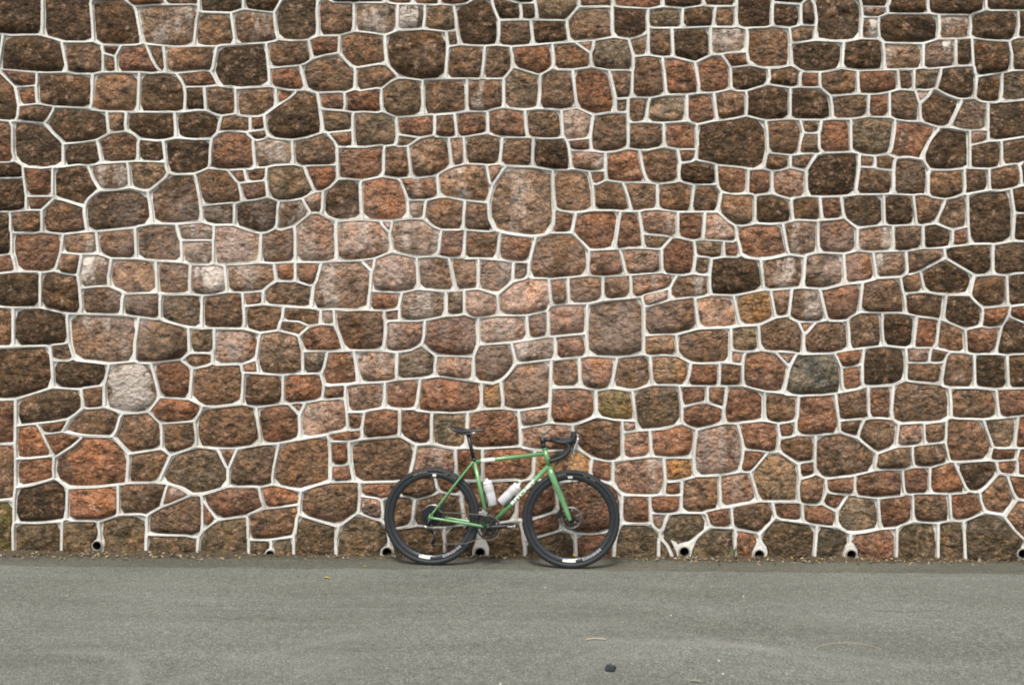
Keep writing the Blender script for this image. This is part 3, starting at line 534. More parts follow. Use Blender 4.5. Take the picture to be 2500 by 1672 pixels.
-4619 2807 -4334 2838 5319 2845 3653 708 3808 715 -1770 2590 -1772 2505 2949 1986 2749 2083 -254 2040 -254 2232 -111 1959 -3932 1167 -3938 1204 -3935 1297 -3944 1321 -3943 1140 -3950 1055 -3746 1173 3412 5594 3659 5606 861 2108 827 2260 687 2095 -2893 2911 -2334 182 -2223 263 -508 207 -508 -114 -539 -208
-588 207 -707 218 -6037 2337 -6037 1990 -3205 4215 2700 5098 2576 5067 5913 -97 4916 2838 5207 2826 5257 2845 6037 -103 -2136 4541 -1952 4549 -1913 4572 5356 3631 2539 -59 2529 -130 2489 -208 2513 -50 2586 -57 2596 -49 2600 -34 2596 48 2571 78 -1108 5916 -5399 4560 -5387 4746 -5325 4541 -1238 5315
-3171 4095 -3180 4153 -3220 3866 -3399 3866 -2823 3098 -2811 3136 -5201 71 -5207 -208 1666 201 1684 194 3059 5581 2867 5600 -3461 640 -3455 572 -3461 733 5820 4535 5827 4232 2173 572 4644 6170 -3360 3671 -3288 3625 -3164 3625 -872 3236 -1368 5928 5932 -208 1231 2809 3152 461 3047 460 3022 454 5449 5581
5461 5346 5721 5600 -3572 3920 -3777 3916 -3451 3889 -2613 3637 -1449 3359 -1467 3482 -1269 3346 -3666 2597 -3932 2585 2514 2089 2644 2052 1269 2950 1258 2874 1359 2966 74 250 68 223 171 271 -3548 2597 -2037 1136 5523 2851 5362 3117 -5214 1328 -5195 1371 -5195 1662 -5356 1328 2062 5604 -365 2454 -365 2541
-365 2448 -353 2448 -403 2448 -533 2448 -3950 597 2093 3284 2334 3278 -39 1354 31 1439 -1759 838 -1799 650 -1808 572 -1895 832 -5071 3959 681 4560 -12 4746 -198 4770 -4464 1328 -4693 1328 -4372 1340 3418 1699 3604 1712 -3938 2547 -3938 2350 -5406 5625 -5412 5928 -5437 5605 -5659 5600 -4663 5922 1385 4747
1257 4739 -1590 1667 -1610 1643 -5375 1080 1710 2350 1697 2374 -4378 5321 -3465 1579 -3376 1589 991 1507 1040 1501 2180 4151 2180 3990 1969 4163 -1350 4547 1548 5922 3032 1596 3022 1563 3206 1778 3226 1767 5071 3365 -1932 1111 -2074 801 1853 1010 1907 1012 1028 3934 1028 3978 1028 3767 950 3900 -2087 3513
-2113 3524 -2184 3527 -3474 5619 5542 1947 5288 1959 -4836 5321 2257 593 -4774 2343 1474 5309 1430 5328 -2142 646 -2223 801 6037 1216 -1642 1661 -2452 5922 2644 5600 2656 5897 -2507 2381 -4074 5371 3028 2708 -5430 2287 -5220 2343 3206 1589 -1598 3687 1455 318 1476 329 1393 313 1471 291 3028 250 3247 248
762 4201 837 4128 1028 4114 -534 1344 -582 1346 1645 4504 -2111 2651 1653 5941 -669 4758 -766 4748 -607 4770 2582 454 2588 486 2612 441 2762 424 2533 454 4681 -103 4675 -115 5783 5600 5789 5321 6037 5575 -3461 1259 1554 2585 3628 2114 -910 -47 -953 -47 -971 -40 -983 -2 -978 33 -899 4
-904 33 1135 3719 1150 3630 2186 3643 2174 3611 2173 3526 2223 3638 -6 1600 5040 5086 5325 5315 726 3332 3734 2108 3796 2119 607 2795 590 2840 641 2792 4155 2219 1146 3074 -2044 2189 -2148 2188 5871 1227 836 715 2093 6170 1827 5922 -1461 4535 2149 5098 2099 5098 2285 5080 -3907 3278 -3929 3251
-3937 3228 -3938 3031 -3400 -96 -3429 -166 -3585 238 -5065 5947 -5115 5928 3734 603 3777 479 5880 3648 -4799 1346 -2957 1040 -2987 940 -1975 3191 -1975 3303 -2000 3185 -1858 3204 1251 2585 3324 2362 3313 2324 3443 2473 1566 1309 1567 1445 -3121 2269 6030 -201 5727 5872 5709 5922 -2124 5594 -2111 5916 -2452 5588
2656 5910 2359 6170 -563 2857 -485 2694 -1370 4175 -1348 4165 -1226 4163 -1195 4157 -1424 4201 3505 3606 3492 3439 3495 3628 3489 3672 3480 3687 -495 1928 -404 1806 4483 -85 4285 -97 731 3650 765 3529 873 3649 910 3643 -4468 627 3412 2721 3418 2770 3413 2881 3337 2691 -1021 424 3653 5922 328 1470
1647 1445 -553 2283 -5672 281 -3139 2436 -2816 2478 -3263 1817 1251 2393 -3108 108 -3137 105 -3152 95 -3161 69 -3158 52 -3090 83 -1475 2066 -1648 -120 -2248 1551 878 2689 -2087 3848 -12 5105 -2810 1446 -2724 1445 -3944 1018 594 3780 762 702 830 448 2557 157 -3084 3637 -3128 511 -2931 531 -2898 541
-5102 3012 -5096 2820 2223 2702 4935 2244 5313 2244 2707 5927 -4074 5315 -4712 2832 -4978 2825 -5077 2801 1771 3965 1777 3903 1802 3971 1918 3973 1963 3984 -1854 3837 -1833 3668 2093 3972 2101 3836 -1659 4547 5053 5328 -1263 3482 -1257 3384 -1294 3488 -5579 2807 4576 758 3139 2708 3140 2863 3152 2900 3084 2715
3173 2693 2879 1278 1665 2358 477 163 489 -109 435 171 390 188 508 158 607 157 697 166 783 216 -5845 1990 557 1668 563 1699 564 1848 570 1891 570 1495 322 1643 6037 4560 5882 4213 -2683 4549 -2638 4578 -5077 4232 -5059 597 4914 3957 -3225 2549 -3383 2675 -1839 4547 -1728 5928 879 3099
4495 3668 4470 3649 -4520 3594 -4279 3612 1078 3972 5375 523 -2334 1117 -2351 1131 -2433 1173 -2356 1070 -2396 1006 -2249 1112 2694 1062 2706 1030 -2693 4145 -2403 4145 4204 -208 3102 2981 3288 2901 68 554 45 509 36 325 32 568 -136 554 -210 554 -229 560 -4378 71 -4390 -208 -4130 5934 -4137 6125
-4161 6170 2161 504 2167 399 978 1947 998 1958 898 1934 4378 2845 2335 5588 4180 2838 -3721 2839 266 1643 -279 5606 -2365 4225 -2470 4226 -5579 4764 -5381 4764 2904 201 -2486 3560 -2533 3142 -2384 3130 -2266 3136 -2415 1402 -2485 1455 -2297 1427 -266 6170 -4297 3947 -2433 2009 3312 1129 3313 1037 4582 758
5003 752 2322 2696 2955 511 2966 454 -5312 4270 -5158 4554 -1375 5619 -1641 5581 2322 3551 2211 3520 -4415 5934 -3034 3179 -3728 -208 -3735 -172 -3764 -90 -3765 207 -3845 -208 3845 4739 4136 4758 -359 5328 -292 1791 -254 1786 -4022 3006 -111 2225 -3584 3428 4997 968 5220 739 824 232 824 225 1015 232
1114 115 1108 89 1107 -114 1085 -160 -2156 664 -2384 814 210 3464 2771 3908 2762 3984 3113 3032 3141 3096 3161 3133 3212 3200 3081 2980 2997 2999 -669 3315 -675 3575 -601 3320 -452 2925 -229 2944 -3331 5080 -1557 3702 -1403 3764 -3938 2776 4279 4758 2780 194 2933 444 -2991 3755 -2837 3842 -2780 3854
-2859 3175 -2910 3191 -2685 3120 468 4092 1108 4225 879 4225 794 4218 -5022 1668 -4947 1996 5362 3377 5183 3359 5399 3352 -903 3574 -800 3593 2668 171 2195 2036 2203 2097 2211 2250 -1370 2772 -1424 2739 -1239 2831 197 134 -4929 -208 1437 5594 582 2293 527 2356 -762 2845 -245 1090 -334 1074 5505 975
2601 2715 1704 3496 -5839 3594 5245 1216 5226 523 5424 764 -2238 3157 -2148 3191 -2043 3191 -124 5328 -1195 1538 5424 5934 -719 2839 -2731 5321 -1994 256 -1993 127 -1988 108 5059 5036 4985 5086 -341 807 -433 1067 1851 5309 -1703 5588 -1920 5928 -3318 5550 5139 3650 -5220 3334 2811 3761 -2471 3340 -2464 3464
-2371 3352 -3045 3205 -3059 3340 -3617 728 -2278 3054 -2279 2951 4650 5074 4384 5111 4793 5092 -4947 4541 303 1879 -849 1841 -922 1760 -954 1749 5232 4554 1845 163 4650 968 5121 962 2050 1216 2073 1437 -2489 4554 2596 2751 2619 2925 5833 5934 5827 6170 6037 5916 -5071 2634 -5560 2615 2303 2516 2309 2485
2310 2337 2316 2281 2155 2522 -384 454 -3957 71 -3943 94 -3957 287 -3941 -112 -4755 2615 -4235 1674 3047 1557 -6037 3934 3696 3086 3591 3117 -164 3170 -93 2944 353 5928 3837 2886 3845 2783 3798 2946 2772 3472 -5839 3953 -5993 4226 1864 5092 161 2925 155 2975 1988 281 -2025 1705 4489 5328 2520 424
2452 324 2411 463 2733 2074 2570 4758 687 1916 2070 1205 2334 1204 3121 3501 3059 3506 -1832 4220 1617 3724 1579 3767 978 4572 2192 380 2737 3006 2742 2950 2836 3018 508 1489 -2762 3848 -186 3340 4842 1216 -1901 1668 -2832 4087 -2804 3916 -861 4151 -2452 5606 -553 2871 -511 2898 1498 3978 -4514 5309
2773 1030 4910 4758 -833 2804 -5269 585 -5296 326 4662 1123 3746 1253 3455 2343 3422 2333 3591 2343 -1018 3515 -1146 3496 5783 4232 4588 5866 3232 4554 3115 4547 -1201 3198 -1201 3302 -1387 3179 -3772 3227 -3770 3037 6037 5340 6037 5092 5944 5316 -1846 2431 1963 4126 2334 386 -223 801 -223 622 -3096 52
-3113 38 -3135 38 -3085 64 -3090 27 -3097 15 5604 5315 -4669 -208 -3684 4244 -3703 4239 -3778 4248 -3863 4241 -5164 3625 2254 4194 1665 3978 1517 3978 -4130 1352 -1989 3165 -1920 3124 -1871 3131 -3269 2937 -4415 1668 -4391 1624 -1920 5612 -5672 5328 -5678 5556 -3424 560 2421 4225 2286 4206 2607 4201 -365 2238
-179 2436 2105 2677 328 1587 -3938 2244 5127 1210 5418 968 2027 265 2198 244 3538 3417 3938 2783 712 4547 745 4215 2986 1970 2291 376 2854 4213 2842 4225 2823 4231 2675 4237 2629 4228 2845 4155 2861 1073 -2729 316 1889 2907 1747 1494 1492 2108 1492 1996 1432 2109 3455 3198 -111 4535 -5635 1996
-2310 379 -3001 878 -2937 812 -2060 3311 -1653 5340 -2903 578 -2892 690 -3734 5606 -3579 2132 -3740 2133 -3560 2089 -3560 1866 -4699 1663 -4793 1693 1672 6170 -254 4764 292 1911 2155 4739 2415 4739 2930 218 2620 924 2606 5934 -5003 2355 -4960 2337 -5567 2807 -1241 680 -1284 673 -1215 663 3079 4532 -3356 1774
-3350 1817 -581 1420 -2384 912 5047 535 -1145 2789 -1820 114 -1963 114 3944 3377 3939 1178 3943 1088 3926 1259 3947 990 3941 1039 610 3814 -230 4720 1478 2243 1387 2250 1556 2766 3882 21 3930 116 3946 131 -1480 2578 3591 3178 3585 3198 1499 3804 3296 1028 3356 1025 -5158 3334 -881 1850 -2197 3840
-586 2470 -1431 2610 -1512 1886 -1443 4194 -1470 4217 -1493 4225 -1464 4167 -1469 4151 5505 4547 -494 462 -2731 5086 -3151 16 2136 2690 -2935 3340 -2916 3241 -5598 4820 4793 2239 4785 2301 1151 1506 1350 1445 3591 3235 579 749 -3764 2245 -2619 4758 -4811 1674 -378 554 1684 2479 1695 2440 1625 2519 1741 2478
1805 2489 2297 4033 2284 4138 2260 3990 3467 3897 -1340 3114 -1384 3162 5232 3098 -3944 1426 4786 5315 1336 1354 1437 1439 -2527 5097 -1190 300 -2599 4549 2326 3200 -2675 5321 -2645 5365 916 3663 916 3755 3562 3880 3660 3873 3721 3875 3752 3866 1263 1272 1396 1139 2303 225 2276 -100 2391 214 2452 213
3860 -25 3835 -26 3816 -14 3810 9 3816 32 3835 43 3864 40 5796 5097 -3944 2213 -866 3978 -926 4160 3775 3766 -975 43 -962 54 -976 11 -970 -2 -956 -12 -941 -15 -926 -12 -912 -2 -906 11 1022 4033 -5263 5371 -3625 525 3945 2608 3950 2647 3950 2757 -281 4211 -301 4227 -342 4153
-2495 4770 1612 3778 3028 405 2618 2994 2099 3321 2099 3520 1334 2371 4968 5129 4991 5309 4885 5092 -2719 3736 -2676 3667 2640 853 2490 1292 2518 1410 -3171 3403 5233 2889 6030 6163 -656 3581 884 3864 -965 4162 -1152 4163 -273 554 4867 5055 1905 2934 1920 3005 1932 3030 898 2064 -3946 307 -1442 1768
281 1864 1026 3051 -3251 1860 -1454 4263 -346 2232 2317 3068 272 1693 272 1816 3937 1291 3940 1400 3870 1253 -954 1663 -964 1794 3814 683 1925 3191 -2281 1955 2529 166 -3162 3354 -5238 826 -2019 1749 2873 3291 2890 3212 2865 3063 2855 3036 414 2901 3300 3222 -4966 2040 -1189 4052 3385 3398 3402 3200
1238 1278 2231 2261 -1909 3305 892 5940 -152 3356 2628 4178 -3945 578 -3944 436 702 706 3772 3884 1282 64 1261 35 1261 13 1271 -2 1282 -10 1295 -14 1309 -12 1323 -2 1331 9 1335 22 1333 35 1323 50 1313 58 -254 58 -274 35 -276 5 -270 -7 -259 -15 -246 -19 -232 -18
-220 -13 -209 1 -207 31 -220 49"""
CELLS = """r 626 627 980 979 978 982 983 2744 625 621;d 625 2745 1201 2772 2773 624 623 622 621;d 418 419 3037 3038 3039 3040 1558 1692 709 1693 1694 935 934 942 2403 2402 417 416 415;
d 415 416 417 2404 2373 2372 1998 2370 2371 981 2344 420;d 978 981 2371 2370 1998 1996 1999 2848 2849 2993 2992 983 982;s 956 957 958 1201 2745 625 2744 983 2992 2993 2849 2988 960 959;
d 1202 1203 1106 1478 2232 2233 2234 2772 1201 958;d 1107 2979 2231 2230 1478 1106 513;b 698 3149 2657 1203 1202 958 957 956;s 511 512 513 1106 1203 2657 515 514;
d 934 936 937 938 939 940 941 942;d 41 42 2389 2373 2404 417 2402 2403 942 941 1449 40 37;b 1998 2372 2373 2389 42 2390 2391 2666 1997 1996;r 1996 1997 2847 1999;
b 2044 2847 1997 2666;r 2045 2046 3251 3250 2988 2849 2848 1999 2847 2044 2042;b 2405 960 2988 3250 3251 2046;b 696 697 698 956 959 960 2405 702 701;d 699 700 2491 2490 2489 1089 2686 2685 515 2657 3149 698 697 696;
r 40 2247 2246 39 38 37;d 785 786 787 2246 2247 40 1449 1448 1452 1453 2578 788;r 2246 787 1790 2814 39;d 37 38 39 2814 1790 1787 1791 3255 2391 2390 42 41;b 2044 2666 2391 3255 1791 3287 2912 3163 2301 2043 2042;
d 2042 2043 2302 2303 2304 2908 2909 1724 2777 702 2405 2046 2045;r 701 702 2777 1724 1722 700 699 696;d 1724 2909 2908 2910 1723 1722;b 1722 1723 2205 2203 2206 2489 2490 2491 700;
b 1089 2489 2206 3093 2594 3302 1180 1088 1087;b 789 1789 1788 1787 1790 787 786 785;d 1787 1788 1789 789 2002 2001 2000 2004 1509 2801 2911 2912 3287 1791;b 2851 3164 2301 3163 2912 2911 2801;
d 2043 2301 3164 2851 2850 2375 2852 1157 2778 2304 2303 2302;d 2205 1723 2910 2908 2304 2778 2779 2780 2886 2204 2203;b 2203 2204 2887 2888 2595 2593 2594 3093 2206;
r 2596 1180 3302 2594 2593;r 1582 1583 3020 3019 788 2578 2579 2580 2581 1579 1578;d 785 788 3019 3020 1583 1842 1841 1844 1845 2003 2000 2001 2002 789;d 1507 1508 1509 2004 2000 2003 3049 725;
b 1510 1159 2374 2375 2850 2851 2801 1509 1508 1507;d 1156 1157 2852 2375 2374 1159;d 1059 2915 2914 2780 2779 2778 1157 1156 1158 1058 1057 1054;r 756 1481 1482 3046 2595 2888 2887 2204 2886 2780 2914 2915 1059 1650 1484 1483;
b 2593 2595 3046 1482 3047 3048 1775 2596;d 1578 1580 1581 2769 1843 1841 1842 1583 1582;r 1841 1843 2116 2115 1845 1844;d 723 724 725 3049 2003 1845 2115 2117 2118 2726 729 728 727 726;
s 730 731 2334 1510 1507 725 724 723;g 1159 1510 2334 731 1604 1607 1058 1158 1156;b 1054 1055 1056 2526 1243 1241 1242 1648 1649 1650 1059;r 1282 1484 1650 1649 1648 1242;
b 756 1483 1484 1282 755 754;r 1244 1245 755 1282 1242 1241;d 1676 2409 2116 1843 2769 1581 753 2843 2007 2410;r 2115 2116 2409 2419 2118 2117;d 723 726 727 728 729 2725 1086 2643 582 2644 1606 1605 1604 731 730;
d 1057 1058 1607 1604 1605 1606 1585 1584 1056 1055 1054;b 1086 2725 729 2726 2118 2419 1085 1083;b 1670 1671 1672 1085 2419 2409 1676 1675 1674;d 1674 1675 1676 2410 2452 2453 1211 3063 1673 1670;
g 1405 1406 1243 2526 1056 1584 1193;d 1241 1243 1406 1405 1407 1408 3024 573 2316 2315 30 1245 1244;r 1085 1672 1671 1670 1673 3172 3099 3098 2098 1154 1084 1083;
s 1083 1084 1155 2603 2643 1086;b 581 582 2643 2603 583;b 584 630 631 2507 1585 1606 2644 582 581;s 1191 1192 1193 1584 1585 2507 631 1196 1195;w 632 2154 1194 1191 1195 1196 631 630;
p 1194 2155 2569 2568 897 1408 1407 1405 1193 1192 1191;r 1673 3063 3218 1944 3099 3172;b 1084 1154 2099 2100 1155;w 466 1779 583 2603 1155 2100 1781 1780;b 469 584 581 583 1779 466 465 464;
b 584 469 1835 1837 2786 632 630;w 1194 2154 632 2786 1837 612 3285 1488 2155;s 897 2568 2569 2155 1488 1487 1052 1050 1053 896 895;d 1945 1946 1947 1503 3101 3100 2098 3098 3099 1944 1860;
d 1154 2098 3100 3101 3120 2645 3272 1781 2100 2099;b 464 465 466 1780 1781 3272 2645 468 467;d 464 467 468 1639 1642 965 1836 1835 469;g 610 611 612 1837 1835 1836 965 964 613;
b 614 2967 3289 1486 1485 1052 1487 1488 3285 612 611 610;r 1052 1485 1486 1051 1050;b 574 575 1051 1486 3289 2967 2991 580 579;b 1502 1503 1947 2020 2019 2022 1504;
d 1505 1506 2467 2468 1035 3119 3120 3101 1503 1502;s 1038 1039 1641 1640 1639 468 2645 3120 3119 1035 1034;b 964 965 1642 1639 1640 1641 2659 2660 1027 963 613;
g 610 613 963 1028 1029 2655 614;p 1523 2991 2967 614 2655 1029 2152 2151 2150 2149;b 1034 1035 2468 2467 1506 1037 1036;b 963 1027 2782 2781 2783 2152 1029 1028;
r 1521 1522 1523 2149 2153 1525 1524;d 1502 1504 3188 2325 2324 2323 2322 2328 2541 1037 1506 1505;d 1034 1036 1037 2541 1865 2048 2047 1039 1038;W 1868 2292 2291 2289 2290 2660 2659 1641 1039 2047;
r 2782 1027 2660 2290 2738 2781;b 2149 2150 2151 2152 2783 2781 2738 2737 2736 2741 2420 1525 2153;b 1521 1524 1525 2420 2481 550 84;r 1989 1990 330 2328 2322 2326 2327 2661 1993;
d 331 332 1864 1865 2541 2328 330 20;b 1866 1867 1868 2047 2048 1865 1864;b 1280 1281 2592 2591 2292 1868 1867 1866 1864 332 24 1276;b 691 692 693 2289 2291 2292 2591 2592 1281 3091 3092 694;
r 693 2740 2739 2736 2737 2738 2290 2289;b 695 2825 3122 2740 693 692 691;b 2442 2481 2420 2741 2736 2739 2740 3122 2825 2501 2482;r 19 20 330 1990 1989 1991 1992 2913 22 21;
r 23 24 332 331 20 19;r 19 21 22 2384 1279 1278 1277 1276 24 23;r 1276 1277 1278 1279 2382 2383 3055 1653 2667 2142 2668 2669 3095 3096 694 3092 3091 1281 1280;r 2384 22 2913 1992 1077 3233 2383 2382 1279;
b 1076 1077 1992 1991 1989 1993 825 2434 3306 3307 1080 1079;b 691 694 3096 3095 2669 1689 695;g 1240 1302 213 2500 2824 2501 2825 695 1689 1688 1237 1236 1235;p 2501 2824 2500 2482;
b 214 2441 2440 2439 2442 2482 2500 213 212 211 208;d 1078 2584 1654 1651 1652 1653 3055 2383 3233 1077 1076;r 1655 1656 1657 2140 2141 2142 2667 1653 1652 1651;
b 1237 1688 1689 2669 2668 2142 2141 2140 2143 496 3081 1239 1691 1690;p 1235 1236 1237 1690 1691 1239 1238;r 211 212 213 1302 1240 1301 3090 2336 2031 2030 210 209 208;
b 498 499 283 2335 1301 1240 1235 1238 1239 3081 496 495;r 2336 3090 1301 2335;m 1079 1080 3268 2946 2945 2944 2947 2806 2802 2803 2804 2805 1078 1076;d 2584 1078 2805 2804 2803 2802 1348 2583 2582 1654;
d 1345 1346 1347 3161 2651 2650 2649 2648 2647 1657 1656 1655 1651 1654 2582 2583 1348;b 495 496 2143 2140 1657 2647 2652 3032 3033 3034 1347 1346 1345 284 497;b 285 2896 2895 2894 2031 2336 2335 283 282 281;
d 281 282 283 499 498 495 497 284;d 1884 1885 1886 1887 1888 1889 1890 1891 3125 3126 2896 285 1883 1882 1881;d 599 601 602 603 604 605 2614 2615 2616 2617 3261 3260 1135 606;
b 606 1135 3220 2994 1112 1137 1136;b 635 636 637 1337 1137 1112 1109 1113 634 633;b 633 634 743 3239 2178 3237 3238 617;d 516 517 518 310 3157 3156 3153 3154 3155 1107 513 512 511;
b 311 312 3297 2617 2616 2615 2614 605 2618 3153 3156 3157 310 308;s 898 899 3219 2994 3220 1135 3260 3261 2617 3297 312 902;w 1112 2994 3219 899 1111 1110 1109;
g 741 742 743 634 1113 1109 1110 1111 745;d 388 389 390 2173 2177 2178 3239 743 742 741 744 2036 392 391;d 393 1627 1043 1677 390 389 388;b 745 1491 744 741;b 511 514 515 2685 2686 2513 2841 1686 518 517 516;
r 310 518 1686 2842 309 308;b 308 309 2148 2068 2067 901 900 898 902 312 311;d 900 901 2065 2066 2863 2836 3258 1167 1491 745 1111 899 898;b 1168 1169 2037 2036 744 1491 1167 1165;
b 392 2036 2037 1169 1720 1716 1717 1033 1032 1031 1030;r 1090 1091 2015 2513 2686 1089 1087;b 2148 309 2842 1686 2841 2513 2015 2407 2693 2691 2147 2146 2068;b 2067 2068 2146 2147 3011 3010 2126 2862 2066 2065 901;
g 2127 2835 2836 2863 2066 2862 2126 2125 2124;b 181 1166 1165 1167 3258 2836 2835 2837 180 178;s 1165 1166 181 2989 3304 1719 1718 1716 1720 1169 1168;r 1087 1088 1181 1182 1091 1090;
d 1088 1180 2596 1775 1774 1773 1776 1777 2406 2407 2015 1091 1182 1181;r 2408 2692 2691 2693 2407 2406;r 2124 2125 2126 3010 3011 2147 2691 2692 2408 2130 2129 2128;
g 2406 1777 3018 3016 3017 2130 2408;g 94 202 203 2392 2127 2124 2128 2129 2130 3017 3016 90 89 88 87;r 1008 1009 180 2837 2835 2127 2392 203 1012;b 180 1009 1008 1010 1011 179 178;
r 178 179 2275 2276 2989 181;r 1608 1609 1610 1719 3304 2989 2276 2954 1611;b 3018 3186 3185 1621 90 3016;g 94 200 201 1012 203 202;s 757 758 1773 1774 1775 3048 3047 1482 1481 756 754;
b 1620 1621 3185 3186 3018 1777 1776 1773 758 1624 1623;r 87 88 89 90 1621 1620 1622 2870 2145 93 92 91;b 87 91 92 93 2144 2876 201 200 94;b 1012 201 2876 2892 2612 2996 2997 2838 1011 1010 1008;
p 179 1011 2838 2277 2275;b 2277 2839 719 2955 1611 2954 2276 2275;g 31 2101 1624 758 757 754 755 1245 30 29 25;r 1623 1624 2101 31 2869 2868 1622 1620;p 2288 2612 2892 2876 2144 3002 1870 2287;
s 717 718 719 2839 2277 2838 2997 2996 2612 2288 2613 2018 716 713;p 713 714 715 2955 719 718 717;s 29 30 2315 2316 573 572 571 568 28 27 26 25;p 25 26 27 28 3141 1804 3151 2869 31;
d 597 3124 2145 2870 1622 2868 2869 3151 1804 1803 1800;r 598 1869 1870 3002 2144 93 2145 3124 597 594;p 1871 2287 1870 1869;b 2287 1871 3150 2433 2432 2428 2429 2018 2613 2288;
b 2018 2429 2428 2430 2431 3060 2017 2016 716;b 571 572 573 3024 1408 897 895 570 569 568;p 569 570 1895 1802 1801 1800 1803 1804 3141 28 568;p 597 1800 1801 1802 1073 1075 2110 596 595 594;
p 594 595 596 2161 598;s 1869 598 2161 596 2110 2109 2111 2641 2433 3150 1871;r 2432 2433 2641 2111 1492 3059 2431 2430 2428;b 2017 3060 2431 3059 3274 2320 2813 432;
r 895 896 1141 1140 570;r 1142 1143 2653 1895 570 1140;s 109 110 1070 1071 1072 1073 1802 1895 2653 1143 3152 1784 2104 114 113;p 1074 1075 1073 1072 1071 1070;p 1070 110 1350 1352 2109 2110 1075 1074;
b 530 1492 2111 2109 1352 1493;b 531 2319 2320 3274 3059 1492 530 528;p 2321 1266 1687 2813 2320 2319 531;b 1050 1051 575 1784 3152 1143 1142 1140 1141 896 1053;
r 111 112 3148 1351 1350 110 109;s 1350 1351 2921 1970 1969 1967 1971 2624 1493 1352;g 530 1493 2624 1971 2625 529 528;p 528 529 2810 2811 807 2321 531;b 576 577 578 2059 3269 2104 1784 575 574;
p 2057 114 2104 3269 2059;b 579 580 2503 2462 2461 578 577 576 574;b 113 114 2057 2058 1150 2890 1811 3281 2923 3282 112 111 109;r 1970 2921 1351 3148 112 3282 2923 2922;
p 1812 1813 1968 1967 1969 1970 2922 2923 3281 1811 335;r 1258 1259 2811 2810 529 2625 1971 1967 1968 1813 1260;p 807 2811 1259 2557 806 805;b 81 82 2462 2503 580 2991 1523 1522 1521 84 83;
r 1150 2058 2057 2059 578 2461 2462 82 992;k 85 86 991 992 82 81;r 857 858 2890 1150 992 991 86 856 855 854 543;p 333 334 335 1811 2890 858 336;g 337 2524 3121 1260 1813 1812 335 334 333;
p 1260 3121 2524 2523 487 1258;b 488 489 2437 2438 2557 1259 1258 487 485;r 81 83 84 550 547 548 549 546 856 86 85;r 542 543 854 855 856 546 545 544;p 75 76 336 858 857 543 542 74 72;
r 333 336 76 763 759 760 337;r 487 2523 2524 337 760 759 761 762 2900 2878 2877 486 485;o 485 486 2029 2077 489 488;r 547 550 2481 2442 2439 1026 551;p 551 549 548 547;
p 544 545 546 549 551 1026 566 565 564 563 74 542;r 74 563 567 73 72;r 72 73 969 1328 1329 763 76 75;r 763 1329 1328 1330 1331 1474 1475 762 761 759;g 1476 1477 2899 2878 2900 762 1475 1474;
r 710 123 2029 486 2877 2878 2899 3027 712 711;b 47 48 49 1025 968 1024 566 1026 2439 2440 2441 214 51 50;r 563 564 565 566 1024 968 966 969 73 567;r 968 1025 49 3116 3115 967 966;
r 52 3117 967 3115 3116 49 48 47;b 966 967 3117 52 1725 1727 302 1332 1333 1331 1330 1328 969;p 1334 1335 1683 1684 1477 1476 1474 1331 1333 1332;r 2899 1477 1684 3175 3262 2755 3028 3027;
r 2171 712 3027 3028 2755 2754 2753 2752 2749 877 2170 2169;r 208 209 210 2032 2033 2034 51 214;b 47 50 51 2034 2131 2132 2133 1926 3193 1516 1726 1725 52;r 299 300 301 302 1727 1725 1726 2637 305 304 303;
p 461 1514 305 2637 1726 1516 1515;b 306 307 1629 1630 1631 1682 1681 1335 1334 1332 302 301 300 299;r 1335 1681 1682 1631 3159 2943 3175 1684 1683;b 299 303 304 305 1514 461 460 459 463 307 306;
b 307 463 2341 2340 2337 444 2943 3159 1631 1630 1629;b 445 446 2751 2750 2749 2752 2753 2754 2755 3262 3175 2943 444 442;b 210 2030 2031 2894 2895 2896 3126 3125 2136 2135 2134 2131 2034 2033 2032;
b 1923 1924 1925 1926 2133 2132 2131 2134 2135 2136 2654 1927;g 459 460 461 1515 1516 3193 1926 1925 1924 1923 1928 2544 2545 2546 2547 2548 3222 3223 462;b 1881 1882 1883 1927 2654 2136 3125 1891 1894 1893 1892;
b 459 462 2550 2549 2544 1928 2339 2338 2337 2340 2341 463;b 444 2337 2338 2339 1299 2193 2192 2194 2195 2196 2197 443 442;b 442 443 2202 2201 2200 2199 2198 2192 2193 1299 1296 1297 1298 2417 2416 446 445;
d 1040 1041 2176 2175 2174 2173 390 1677 1043 1042;d 1040 1042 1043 1627 393 1628 1045 1044;g 1044 1045 1905 2853 705 1818 1817 1816 1814 1041 1040;b 262 703 2520 3071 2184 2183 1818 705 704;
r 2521 2522 739 1797 2854 2855 2856 2520 703;d 740 1852 1853 947 1799 1796 1797 739 737;d 1359 1360 1361 1852 740 1659 1363 1362;d 1359 1362 1363 1658 2680 2682 2683 2684 3025 2473 1365 1364;
b 388 391 392 1030 689 1628 393;d 690 1904 1905 1045 1628 689 686;b 260 261 262 704 705 2853 1905 1904 690 1906 263;d 264 2488 2485 2486 3231 2522 2521 703 262 261 260;
g 739 2522 3231 2486 2734 1416 738 737;d 737 738 2998 3044 1659 740;b 1659 3044 3043 1658 1363;r 689 1030 1031 1032 1033 2208 2207 688 687 686;g 1718 1719 1610 1721 2826 2208 1033 1717 1716;
b 686 687 688 1138 931 1139 2662 1906 690;p 1906 2662 3133 263;g 260 263 3133 2662 1139 2628 2630 2631 3198 3199 3259 264;b 2488 264 3259 3199 2487 2485;b 1415 1416 2734 2486 2485 2487 1414 1412;
d 1412 1413 2080 3144 2998 738 1416 1415;s 2680 1658 3043 3044 2998 3144 2080 2981 3241 1941 2681;r 1539 1940 1941 3241 2981 2980 1943 1942;b 930 931 1138 688 2207 2208 2826 1721 932;
